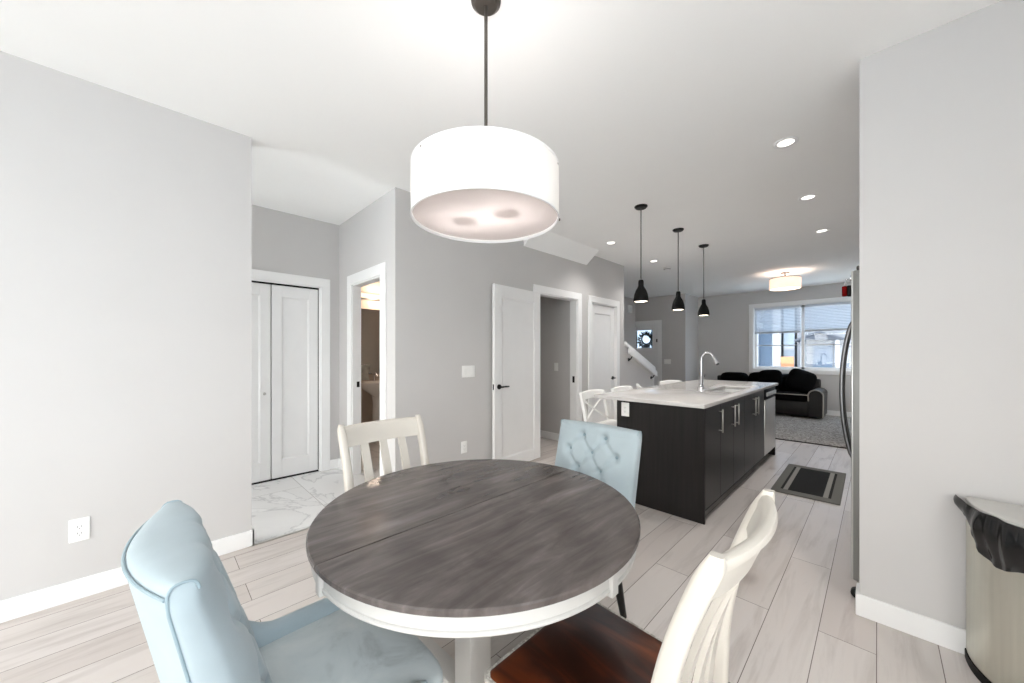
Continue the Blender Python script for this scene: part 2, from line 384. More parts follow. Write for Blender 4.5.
casing('trim_4', 'y', 1.504, -.018, OP, .1, depth=.088)
casing('trim_5', 'x', -4.292, .018, OC)
casing('trim_6', 'y', 9.15, -.018, (-4.76, -3.93, 0, 2.05))

def door_leaf(mb, x0, x1, z0, z1, t, st, top, bot):
    """recessed one-panel leaf in local x/z, thickness along y 0..-t, face at y=0"""
    mb.box(x0, x0+st, -t, 0, z0, z1, .002, 1); mb.box(x1-st, x1, -t, 0, z0, z1, .002, 1)
    mb.box(x0+st, x1-st, -t, 0, z1-top, z1, .002, 1); mb.box(x0+st, x1-st, -t, 0, z0, z0+bot, .002, 1)
    a, b, c, d = x0+st, x1-st, z0+bot, z1-top; i = .014
    for f0, f1 in ((0, -.009), (-t, -t+.009)):
        mb.loft([[(a, f0, c), (b, f0, c), (b, f0, d), (a, f0, d)], [(a+i, f1, c+i), (b-i, f1, c+i), (b-i, f1, d-i), (a+i, f1, d-i)]], cap=False)
    mb.box(a+i, b-i, -t+.009, -.009, c+i, d-i)
    return mb
def lever(parent, x, z, y, direction, m=BLACK):
    """door lever: rose, neck, lever arm along x"""
    s = 1 if y >= 0 else -1
    mb = MB().cyl((x, y, z), (x, y+s*.012, z), .027, n=20).cyl((x, y, z), (x, y+s*.05, z), .010, n=12)
    mb.tube([(x, y+s*.048, z), (x+direction*.05, y+s*.05, z+.002), (x+direction*.115, y+s*.046, z)], [.010, .009, .007], 10)
    return mb.build('door_handle', m, parent)
# door 1: standing open, folded back against the grey wall
def setting_door(name, label, loc, rz, w, h, st=.12, top=.13, bot=.13, m=None):
    o = struct(door_leaf(MB(), 0, w, .01, h, .036, st, top, bot), name, m or DOORW, label)
    o.location = loc; o.rotation_euler = (0, 0, rz); return o
a = math.radians(4.0)
# local x runs from hinge toward the camera (-Y); face y=0 looks to +X
d1 = setting_door('door_1', 'white panel door folded open against the grey wall', (-2.925, 3.395, 0), -PI/2+a, .812, 2.035)
lever(d1, .812-.065, .93, 0, -1)
MB().box(.8121, .815, -.026, -.010, .90, .96, .001, 1).build('latch_plate', BLACK, d1)
d2 = setting_door('door_2', 'closed white pantry door near the wall end', (XL-.02, 5.277, 0), -PI/2, .69, 2.025, st=.115)
lever(d2, .062, .90, 0, 1)
for z in (.25, 1.05, 1.85): MB().cyl((.69, .004, z-.045), (.69, .004, z+.045), .007, n=8).build('hinge', NICKEL, d2)
# bifold closet doors
for k, (y1, nm) in enumerate(((1.297, 'door_3'), (.857, 'door_4'))):
    d = setting_door(nm, 'white bifold closet leaf, %s' % ('right half' if k == 0 else 'left half'), (-4.322, y1-.008, .006), -PI/2, .430, 1.985, st=.088, top=.12, bot=.18)
    if k == 1:
        MB().lathe([(.0, .03), (.010, .029), (.014, .022), (.012, .014), (.006, .010), (.006, 0)], 16, M=Matrix.Translation((.055, 0, .88)) @ Matrix.Rotation(-PI/2, 4, 'X')).build('door_knob', NICKEL, d)
struct(MB().box(-4.34, -4.312, .426, 1.295, 1.987, 2.004).box(-4.345, -4.318, 1.2895, 1.2955, .02, 1.99).box(-4.36, -4.318, .426, 1.295, .0005, .012), 'track_gap_shade', BLACKP)  # black track, with dark strips standing in for shade in the leaf gaps
# latch strike on the powder room jamb and on the closet jamb
tag(MB().box(OP[0]+.016, OP[0]+.019, 1.545, 1.575, .93, .99, .001, 1).build('strike_plate', BLACK), 'black strike plate on the powder room door jamb', 'strike plate')
tag(MB().box(XL-.07, XL-.035, OA[1]-.019, OA[1]-.016, .88, .97, .001, 1).build('strike_plate', BLACK), 'black strike plate on the jamb right of the open white door', 'strike plate')

# front door
fd = struct(MB().box(-4.745, -4.56, 9.175, 9.215, .01, 2.035, .002, 1).box(-4.09, -3.945, 9.175, 9.215, .01, 2.035, .002, 1)
            .box(-4.56, -4.09, 9.175, 9.215, .01, 1.43, .002, 1).box(-4.56, -4.09, 9.175, 9.215, 1.90, 2.035, .002, 1), 'door_5', DOORW, 'white front door with a square window')
MB().box(-4.585, -4.065, 9.168, 9.176, 1.405, 1.432).box(-4.585, -4.065, 9.168, 9.176, 1.898, 1.925).box(-4.585, -4.558, 9.168, 9.176, 1.432, 1.898).box(-4.092, -4.065, 9.168, 9.176, 1.432, 1.898).build('window_frame', TRIM, fd)
MB().box(-4.56, -4.09, 9.192, 9.198, 1.43, 1.90).build('pane', glass('door_glass', (.45, .46, .47)), fd)
MB().box(-3.995, -3.965, 9.163, 9.176, 1.58, 1.66, .002, 1).build('lock', BLACK, fd)
# wreath hanging outside the front door glass
wr = MB(); rnd = random.Random(3)
for k in range(150):
    a = rnd.uniform(0, 2*PI); r = .145 + rnd.uniform(-.04, .045) - .03*math.sin(a+.8); c = V((-4.31 + r*math.cos(a), 9.29 + rnd.uniform(-.015, .015), 1.67 + r*math.sin(a)))
    b = a + rnd.uniform(-.9, .9); l = rnd.uniform(.05, .09); d = V((math.cos(b), rnd.uniform(-.15, .15), math.sin(b))); s = V((-d.z, 0, d.x))*.016
    wr.loft([[tuple(c-d*.004-s*.2), tuple(c-d*.004+s*.2)], [tuple(c+d*l*.5-s), tuple(c+d*l*.5+s)], [tuple(c+d*l-s*.1), tuple(c+d*l+s*.1)]], closed=False, cap=False)
wr.lathe([(.115, -.012), (.135, -.016), (.15, 0), (.135, .016), (.115, .012), (.115, -.012)], 32, M=Matrix.Translation((-4.31, 9.29, 1.67)) @ Matrix.Rotation(PI/2, 4, 'X'))
tag(wr.build('wreath', mat('wreath_leaf', (38, 44, 46), .7, var=.3)), 'dark leafy wreath hanging outside the front door window', 'wreath')

# ------------------------------------------------------------------ windows
def window(name, axis, face, depth, op, mull, gl, trimside, tw=.085, muntin=None, label=None, sill=True):
    b0, b1, z0, z1 = op; mb = MB()
    def put(m, a0, a1, f0, f1, q0, q1, bev=.003):
        lo, hi = sorted((f0, f1))
        if axis == 'x': m.box(lo, hi, a0, a1, q0, q1, bev, 1)
        else: m.box(a0, a1, lo, hi, q0, q1, bev, 1)
    s = trimside; f = face
    # casing on the room side
    put(mb, b0-tw, b0, f, f+s*.018, z0-tw, z1+tw); put(mb, b1, b1+tw, f, f+s*.018, z0-tw, z1+tw)
    put(mb, b0, b1, f, f+s*.018, z1, z1+tw); put(mb, b0, b1, f, f+s*.018, z0-tw, z0)
    # lining
    for a0, a1, q0, q1 in ((b0, b0+.012, z0, z1), (b1-.012, b1, z0, z1), (b0, b1, z1-.012, z1), (b0, b1, z0, z0+.012)): put(mb, a0, a1, f, f-s*depth, q0, q1, 0)
    o = struct(mb, name, TRIM, label)
    fr = MB(); w = .05; g0, g1 = f-s*depth*.55, f-s*depth*.85
    put(fr, b0+.012, b0+.012+w, g0, g1, z0+.012, z1-.012); put(fr, b1-.012-w, b1-.012, g0, g1, z0+.012, z1-.012)
    put(fr, b0+.012+w, b1-.012-w, g0, g1, z1-.012-w, z1-.012); put(fr, b0+.012+w, b1-.012-w, g0, g1, z0+.012, z0+.012+w)
    for m in mull: put(fr, m-.03, m+.03, g0, g1, z0+.012, z1-.012)
    if muntin: put(fr, b0+.012, b1-.012, (g0*.45+g1*.55), (g0*.4+g1*.6)-.004, muntin-.011, muntin+.011, 0)
    fr.build('window_frame', TRIM, o)
    e = [b0+.062] + [x for m in mull for x in (m-.03, m+.03)] + [b1-.062]
    for k in range(0, len(e), 2):
        p = MB(); gc = (g0+g1)/2
        put(p, e[k], e[k+1], gc-.004, gc+.004, z0+.062, z1-.062, 0); p.build('pane', gl, o)
    return o
GFAR = glass('far_glass', (.78, .81, .84))
GNEAR = glass('near_glass', (.97, .98, .98))
window('window_1', 'y', YF, .13, OW, [-1.15], GFAR, -1, muntin=1.475, label='wide living room window behind the sofa')
window('window_2', 'x', 1.35, -.12, OS, [-.83], GNEAR, -1, label='dining room side window')
window('added_window_3', 'x', .7, -.11, OK, [], GNEAR, -1, label='unseen living room side window added for daylight')  # unseen window added to brighten the far living room walls and floor
window('door_6', 'y', -3.3, -.12, OR, [-1.5, -.25], GNEAR, 1, label='patio sliding door', tw=.07)

window('added_door_7', 'y', -1.2, -.12, OM, [], GNEAR, 1, label='unseen glazed door added to brighten the side hall', tw=.07)  # unseen door, added and set close to bring daylight into the hall
# blinds half raised at the far window
for k, (x0, x1, lab) in enumerate(((-2.035, -1.185, 'white slatted blind half lowered, left half of the living room window'), (-1.115, -.265, 'white slatted blind half lowered, right half of the living room window'))):
    t = thing('window_blind', lab, 'blind', (0, YF+.028, 0), group='blinds at the living room window')
    MB().box(x0, x1, -.02, .02, 2.29, 2.345, .004, 1).build('headrail', SLAT, t)
    s = MB(); zb = 1.76 if k == 0 else 1.775; n = 15
    for i in range(n):
        z = zb+.05 + i*(2.27-zb-.05)/(n-1)
        s.add((lambda b: (bmesh.ops.create_cube(b, size=1), b)[1])(bmesh.new()), Matrix.Translation(((x0+x1)/2, 0, z)) @ Matrix.Rotation(math.radians(-38), 4, 'X') @ Matrix.Diagonal((x1-x0, .036, .0025, 1)))
    s.build('slats', SLAT, t)
    MB().box(x0, x1, -.018, .018, zb-.012, zb+.03, .004, 1).build('bottom_rail', mat('blind_rail', (176, 182, 190), .5), t)
    for x in (x0+.12, x1-.12): MB().cyl((x, -.019, zb), (x, -.019, 2.3), .0012, n=5).build('ladder_cord', SLAT, t)

# ------------------------------------------------------------------ stairs behind the grey wall
st = MB()
for i in range(5): st.box(-4.55, -3.10, 5.56, 6.70-.22*i, .18*i, .18*(i+1), .004, 1)
struct(st, 'stairs', CARPET, 'carpeted stairs behind the grey wall')
# sloped half wall with its white cap
yz = lambda y: 1.420 + (y-5.58)*(.895-1.395)/(6.83-5.58)
struct(MB().prism([(5.556, 0), (6.67, 0), (6.67, yz(6.67)), (5.556, yz(5.556))], 'x', XL-.10, XL-.005), 'wall_stair_half', WALL)
struct(MB().prism([(5.556, yz(5.556)), (6.70, yz(6.70)), (6.70, yz(6.70)+.06), (5.556, yz(5.556)+.06)], 'x', XL-.13, XL+.03, .004), 'trim_8', TRIM, 'white sloped cap on the stair half wall')
struct(MB().box(XL-.108, XL+.004, 6.67, 6.70, 0, yz(6.70)), 'trim_9', TRIM)
hr = thing('handrail', 'white sloped handrail on black brackets beside the stairs', 'handrail', (XL+.062, 0, 0))
MB().prism([(5.60, yz(5.60)-.13), (6.66, yz(6.66)-.13), (6.66, yz(6.66)-.03), (5.60, yz(5.60)-.03)], 'x', -.024, .024, .012).build('rail', TRIM, hr)
for y in (5.72, 6.58):
    MB().tube([(-.066, y, yz(y)-.18), (-.03, y, yz(y)-.17), (0, y, yz(y)-.12)], .010, 8).cyl((-.067, y, yz(y)-.18), (-.058, y, yz(y)-.18), .028, n=12).build('bracket', BLACK, hr)
# sloping stair underside in the closet behind the open door
struct(MB().prism([(3.2, 1.55), (4.26, 2.5), (4.26, 2.62), (3.2, 1.67)], 'x', -4.55, -3.6), 'ceiling_stair_underside', WALL)

# ------------------------------------------------------------------ electrical plates
def plate(name, label, cat, loc, rz, kind, gangs=1, group=None):
    """local x across, y toward the room, z up"""
    w = .073 + .046*(gangs-1); t = thing(name, label, cat, loc, rz, group)
    MB().box(-w/2, w/2, 0, .007, -.060, .060, .003, 2).build('cover_plate', PLASTIC, t)
    for g in range(gangs):
        x = (g-(gangs-1)/2)*.046
        if kind == 'switch':
            MB().prism([(.006, -.033), (.006, .033), (.009, .033), (.013, -.033)], 'x', x-.0165, x+.0165).build('rocker', PLASTIC, t)
        else:
            MB().box(x-.0165, x+.0165, .006, .0085, -.033, .033, .0008, 1).build('socket_face', PLASTIC, t)
            s = MB()
            for z in (-.017, .017):
                s.box(x-.0075, x-.0055, .0085, .0088, z-.004, z+.005).box(x+.0055, x+.0075, .0085, .0088, z-.004, z+.005).cyl((x, .0084, z-.010), (x, .0088, z-.010), .0023, n=8)
            s.build('slots', SLOT, t)
    return t
R_E = -PI/2  # local +y -> +x
plate('wall_outlet', 'white outlet low on the left wall by the tufted armchair', 'outlet', (XL, -.272, .362), R_E, 'outlet')
plate('wall_outlet', 'white outlet low on the grey wall between the switch and open door', 'outlet', (XL, 2.249, .338), R_E, 'outlet')
plate('light_switch', 'white three-gang switch plate on grey wall left of the open door', 'light switch', (XL, 2.303, 1.105), R_E, 'switch', 3)
plate('light_switch', 'white single switch inside the closet seen through the open doorway', 'light switch', (-3.36, 4.26, 1.09), PI, 'switch')
plate('light_switch', 'white wide switch plate right of the front door', 'light switch', (-3.70, 9.15, 1.085), PI, 'switch', 3)
plate('wall_outlet', 'white outlet on the dark end of the kitchen island', 'outlet', (-1.556, 2.944, .80), PI, 'outlet')
ch = thing('door_chime', 'small white door chime box high on the stairwell wall', 'door chime', (-4.55, 8.80, 2.44), R_E)
MB().box(-.09, .09, 0, .05, -.10, .10, .01, 2).build('cover', PLASTIC, ch)
gr = MB(); [gr.box(-.06, .06, .0495, .052, z-.004, z+.004) for z in (-.05, -.03, -.01, .01, .03)]
gr.build('grille', SLAT, ch)

# ------------------------------------------------------------------ ceiling fittings
LIGHTS = []
def lamp(name, kind, loc, energy, col=(1, .93, .84), radius=.05, **kw):
    l = bpy.data.lights.new(name, kind); l.energy = energy; l.color = col
    if kind in ('POINT', 'SPOT'): l.shadow_soft_size = radius
    for k, v in kw.items(): setattr(l, k, v)
    o = bpy.data.objects.new(name, l); C.objects.link(o); o.location = loc; return o
LENS = emit('downlight_lens', (255, 248, 238), 3.)
can0 = None
CAN_E = 10
cans = [(-.445, 3.094, 'recessed ceiling light nearest the camera on the kitchen right side'), (-.455, 4.323, 'middle recessed ceiling light of the right kitchen row'), (-.464, 5.62, 'farthest recessed ceiling light of the right kitchen row'),
        (-2.46, 4.27, 'recessed ceiling light just beyond the ceiling bulkhead'), (-2.47, 5.587, 'recessed ceiling light beside the smoke detector')]
for x, y, lab in cans:
    if can0 is None:
        can0 = thing('recessed_downlight', lab, 'ceiling light', (x, y, H), group='recessed lights over the kitchen')
        MB().lathe([(.048, -.003), (.068, -.006), (.072, -.003), (.072, 0), (.048, 0), (.048, -.003)], 32).build('trim_ring', TRIM, can0)
        MB().lathe([(.0, -.002), (.049, -.002)], 32).build('lens', LENS, can0)
    else: dup(can0, lab, (x, y, H))
    lamp('downlight', 'SPOT', (x, y, H-.02), CAN_E*4, (1, .97, .94), .05, spot_size=math.radians(130), spot_blend=1.)
sd = thing('smoke_detector', 'white round smoke detector on the ceiling past the recessed lights', 'smoke detector', (-2.50, 6.165, H))
MB().lathe([(0, -.038), (.045, -.036), (.062, -.022), (.066, -.008), (.066, 0)], 28).build('housing', PLASTIC, sd)
MB().lathe([(.050, -.0335), (.056, -.029)], 28).build('vent_ring', SLOT, sd)

# black pendants over the island
pend = None
for k, (y, lab) in enumerate(((3.421, 'black bell pendant over the island, nearest the camera'), (4.369, 'black bell pendant over the island, middle of three'), (5.253, 'black bell pendant over the island, farthest of three'))):
    loc = (-1.643, y, H)
    if pend is None:
        pend = thing('pendant_light', lab, 'pendant lamp', loc, group='black pendants over the kitchen island')
        MB().lathe([(0, -.022), (.05, -.020), (.062, -.006), (.062, 0)], 28).build('canopy', BLACK, pend)
        MB().cyl((0, 0, -.02), (0, 0, -.715), .0055, n=8).build('rod', mat('pendant_rod_grey', (110, 108, 106), .4, .6), pend)
        pr = [(.006, -.722), (.020, -.728), (.025, -.74), (.026, -.785), (.036, -.806), (.051, -.832), (.063, -.868), (.070, -.908), (.072, -.942)]
        MB().lathe(pr + [(r-.002, z) for r, z in reversed(pr[3:])], 36).build('shade', BLACKP, pend)
        MB().lathe([(.0705, -.941), (.0672, -.912), (.058, -.876)], 36).build('inner_rim', mat('shade_inner_white', (245, 243, 238), .5), pend)
        MB().lathe([(0, -.941), (.045, -.940), (.062, -.936), (.064, -.928), (.045, -.87), (.013, -.835), (.013, -.80)], 20).build('bulb', emit('pendant_bulb', (255, 240, 220), 7.), pend)
    else: dup(pend, lab, loc)
    lamp('pendant_glow', 'SPOT', (-1.643, y, H-.945), 20, (1, .94, .86), .03, spot_size=math.radians(110), spot_blend=.7)

# drum pendant over the table
dp = thing('drum_pendant', 'large white drum pendant lamp hanging over the round table', 'pendant lamp', (-1.132, .972, H))
MB().lathe([(0, -.028), (.045, -.026), (.060, -.012), (.062, 0)], 32).build('canopy', BRONZE, dp)
MB().cyl((0, 0, -.02), (0, 0, -.72), .0072, n=12).build('rod', BRONZE, dp)
zt, zb = 2.034-H, 1.834-H
SHADE = mat_shade('drum_shade_white', (246, 245, 243), .0, (255, 250, 244))
MB().lathe([(.297, zb), (.298, (zb+zt)/2), (.297, zt), (.294, zt), (.294, zb), (.297, zb)], 72).build('shade', SHADE, dp)
MB().lathe([(0, zb+.012), (.292, zb+.012)], 72).build('diffuser', mat_shade('drum_diffuser', (190, 182, 180), .0, (255, 240, 234)), dp)
MB().lathe([(.2925, zb-.002), (.2985, zb-.002), (.2985, zb+.005), (.2925, zb+.005), (.2925, zb-.002)], 72).lathe([(.2925, zt-.006), (.2985, zt-.006), (.2985, zt+.002), (.2925, zt+.002), (.2925, zt-.006)], 72).build('shade_ring', TRIM, dp)
sp = MB()
for k in range(3):
    a = 2*PI*k/3 + .5; sp.cyl((0, 0, zt-.01), (.298*math.cos(a), .298*math.sin(a), zt-.01), .004, n=8)
sp.build('spider', BRONZE, dp)
MB().cyl((.30*.60, .30*.80, zb+.02), (.312*.60, .312*.80, zb+.02), .006, n=8).build('thumb_screw', BRONZE, dp)
for dx in (-.09, .09):
    MB().lathe([(0, zb+.05), (.028, zb+.06), (.036, zb+.085), (.026, zb+.11), (.014, zb+.13), (.014, zb+.16)], 16, c=(dx, dx*.4, 0)).build('bulb', emit('drum_bulb', (255, 236, 222), 3.), dp)
    lamp('drum_glow', 'POINT', (-1.132+dx, .972+dx*.4, 1.834+.12), 6, (1, .95, .92), .04)

# flush drum in the living room
fl = thing('flush_ceiling_light', 'glowing drum ceiling light near the living room window', 'ceiling light', (-1.168, 8.046, H))
MB().lathe([(0, -.02), (.07, -.018), (.075, 0)], 28).build('canopy', BRONZE, fl)
MB().cyl((0, 0, -.015), (0, 0, -.12), .012, n=10).build('stem', BRONZE, fl)
fz0, fz1 = 2.445-H, 2.635-H
MB().lathe([(.228, fz0), (.228, fz1), (.225, fz1), (.225, fz0), (.228, fz0)], 56).build('shade', mat_shade('flush_shade', (238, 226, 218), .22, (255, 226, 206)), fl)
MB().lathe([(0, fz0+.005), (.225, fz0+.005)], 56).build('diffuser', mat_shade('flush_diffuser', (250, 245, 238), .9, (255, 240, 222)), fl)
MB().lathe([(.2245, fz1-.006), (.230, fz1-.006), (.230, fz1+.002), (.2245, fz1+.002), (.2245, fz1-.006)], 56).build('shade_ring', BRONZE, fl)
sp = MB()
for k in range(3):
    a = 2*PI*k/3 + .9; sp.cyl((0, 0, fz1-.015), (.226*math.cos(a), .226*math.sin(a), fz1-.015), .004, n=8)
sp.build('spider', BRONZE, fl)
lamp('flush_glow', 'POINT', (-1.168, 8.046, 2.57), 8, (1, .86, .74), .05)

# ------------------------------------------------------------------ round table
TC = (-.9915, .8237)
tb = thing('round_dining_table', 'round pedestal dining table with weathered grey top and white base', 'table', (TC[0], TC[1], 0))
RT = .536
for s in (-1, 1):
    rings = []
    for r, z in ((RT-.012, .741), (RT-.002, .7425), (RT, .745), (RT, .756), (RT-.003, .7595), (RT-.009, .760)):
        n = 56; ring = [(s*max(.0022, r*math.cos(-PI/2+PI*j/n)), r*math.sin(-PI/2+PI*j/n), z) for j in range(n+1)]
        rings.append(ring)
    MB().loft(rings).build('tabletop_half', TOP, tb, ang=24)
MB().lathe([(.485, .690), (.521, .690), (.524, .694), (.524, .699), (.521, .702), (.5185, .7025), (.5185, .7035), (.520, .704), (.520, .741), (.485, .741), (.485, .690)], 128).build('apron', TABLEW, tb)
for a in (0, PI/2, PI, 3*PI/2):
    M = Matrix.Rotation(a, 4, 'Z')
    MB().box(.505, .530, -.015, .015, .680, .741, .003, 1, M=M).build('apron_block', TABLEW, tb)
col = MB().box(-.064, .028, -.064, .028, .0, .70, .004, 2).box(-.085, .085, -.085, .085, .69, .705, .004, 1)
for q in (0, PI/2): col.box(-.50, .50, -.03, .03, .705, .741, .003, 1, M=Matrix.Rotation(q, 4, 'Z'))
col.build('pedestal', TABLEW, tb)
MB().box(-.006, .006, -.53, .53, .742, .7565).build('seam_shade_strip', mat('seam_shade_dark', (30, 26, 24), .8), tb)  # dark strip under the split, puts shade where light would leak through
prof = [(.046, .0), (.16, .0), (.30, .03), (.37, .02), (.385, .0), (.47, .0), (.475, .03), (.45, .06), (.36, .075), (.22, .085), (.046, .09)]
for k in range(4):
    mb = MB().prism(prof, 'y', -.038, .038, .005)
    bmesh.ops.transform(mb.b, matrix=Matrix.Translation((-.018, -.018, 0)) @ Matrix.Rotation(k*PI/2, 4, 'Z'), verts=mb.b.verts)
    mb.build('foot', TABLEW, tb)

# ------------------------------------------------------------------ tufted armchairs
def tufted_chair(label):
    t = thing('tufted_dining_chair', label, 'chair', (0, 0, 0), 0, 'pale blue tufted dining chairs')
    W, z0, z1 = .234, .30, .905
    btn = [(x, z) for z, xs in ((.845, (-.066, .066)), (.765, (-.14, 0, .14)), (.685, (-.066, .066)), (.605, (-.14, 0, .14)), (.525, (-.066, .066))) for x in xs]
    seams = []
    for i in range(len(btn)):
        for j in range(i):
            if abs(btn[i][1]-btn[j][1]) < .09 and abs(btn[i][1]-btn[j][1]) > .01 and abs(btn[i][0]-btn[j][0]) < .09: seams.append((btn[i], btn[j]))
    def yf(u, z):
        return -.222 + .29*(.9-z) - .028*abs(u)**4
    def yb(u, z):
        return -.345 + .055*u*u + .20*(.9-z)
    def dent(x, z):
        d = 0
        for bx, bz in btn: d = max(d, .036*math.exp(-((x-bx)**2+(z-bz)**2)/.020**2))
        for (ax, az), (cx, cz) in seams:
            L = ((cx-ax)**2+(cz-az)**2); q = max(0, min(1, ((x-ax)*(cx-ax)+(z-az)*(cz-az))/L))
            r2 = (x-ax-q*(cx-ax))**2 + (z-az-q*(cz-az))**2
            d = max(d, .012*math.exp(-r2/.011**2))
        return d
    nu, nv, mb = 72, 78, MB()
    rings = []
    for i in range(nu+1):
        u = -1 + 2*i/nu
        taper = 1 - .0*u
        ring = []
        k = 1 - .06*max(0, abs(u)-.97)/.03
        for j in range(nv+1):                        # front face, bottom to top
            z = z0 + (z1-.035-z0)*j/nv
            x = u*(W - .018*(.9-z)); ring.append((x, yf(u, z) - dent(x, z) + .012*(1-u**4)*math.sin(PI*min(1, (z-z0)/(z1-z0))), z))
        zc = z1-.035; f, bk = ring[-1][1], yb(u, zc)
        for j in range(1, 10):                       # rolled top
            a = PI*j/10; ym, hw = (f+bk)/2, (f-bk)/2
            c, s = math.cos(a), math.sin(a)
            ring.append((u*(W-.001), ym + hw*math.copysign(abs(c)**.7, c), zc + .035*abs(s)**.7*k))
        for j in range(nv+1):
            z = zc + (z0-zc)*j/nv; ring.append((u*(W - .018*(.9-z)), yb(u, z), z))
        rings.append(ring)
    mb.loft(rings, cap=False)
    for s, rg in ((-1, rings[0]), (1, rings[-1])):       # softly stuffed end panels
        half = len(rg)//2; rows = []
        for j in range(half):
            a, c = V(rg[j]), V(rg[len(rg)-1-j]); row = []
            for k in range(9):
                q = k/8; p = a.lerp(c, q); p.x += s*.011*(1-(2*q-1)**2)**.6*min(1, (half-1-j)/6); row.append(tuple(p))
            rows.append(row)
        mb.loft(rows, closed=False, cap=False)
    bmesh.ops.remove_doubles(mb.b, verts=mb.b.verts, dist=1e-5)
    bmesh.ops.recalc_face_normals(mb.b, faces=mb.b.faces)
    br = mb.build('backrest', BLUE, t, ang=60)
    for x, z in btn:
        u = x/W; y = yf(u, z) - .028
        MB().soft(x-.009, x+.009, y-.004, y+.008, z-.009, z+.009, 2.2, 3).build('button', BLUEP, br)
    # piping along the rear edges and the end panel edges
        pp = MB()
    for s, rg in ((-1, rings[0]), (1, rings[-1])):
        pts = [(p[0]+s*.002, p[1], p[2]) for p in reversed(rg)][:nv+1:4] + [(p[0]+s*.002, p[1], p[2]+.001) for p in reversed(rg[nv+1:nv+10])]
        pp.tube(pts, .0027, 8)
    pp.tube([(W*u, yb(u, z1-.03)-.001, z1-.022) for u in [-1+2*i/30 for i in range(31)]], .003, 8)
    pp.build('piping', BLUEP, br)
    # seat cushion, rounded at the front
    def seatf(q, c):
        q.z += .014*(1-c.x**2)*(1-c.y**2)*(1 if c.z > 0 else 0)
        if q.y > 0: q.x *= 1 - .07*(q.y/.30)**2
        return q
    MB().soft(-.262, .262, -.20, .285, .32, .428, 7., 14, seatf).build('seat', SEAT, t, ang=60)
    for s in (-1, 1):
        rings = []
        for i in range(13):
            q = i/12; y = -.16 + .36*q; zt = .470 + .11*max(0, 1-q*2.6)**2 - .02*max(0, q-.75)*4; w = .029 + .005*math.sin(PI*q)
            hw = w*(1 if i < 12 else .7)
            rings.append([(s*.242 + hw*math.cos(a)*1.0, y, zt-.10 + .10*math.copysign(abs(math.sin(a))**.6, math.sin(a))) for a in [2*PI*j/16 for j in range(16)]])
        MB().loft(rings).build('arm', BLUE, t, ang=60)
    MB().box(-.225, .225, -.19, .23, .29, .335, .01, 2).build('seat_rail', BLUE, t)
    for x, y, fx, fy in ((-.185, .17, -.195, .20), (.185, .17, .195, .20), (-.175, -.12, -.185, -.195), (.175, -.12, .185, -.195)):
        MB().cyl((fx, fy, 0), (x, y, .30), .0155, .026, 16).build('leg', BLACK, t)
    return t
ch_a = tufted_chair('pale blue tufted dining chair seen from behind at the lower left')
ch_a.location = (-1.058, .30, 0)
dup(ch_a, 'pale blue tufted dining chair facing the camera in front of the kitchen island', (-1.062, 1.445, 0), PI)

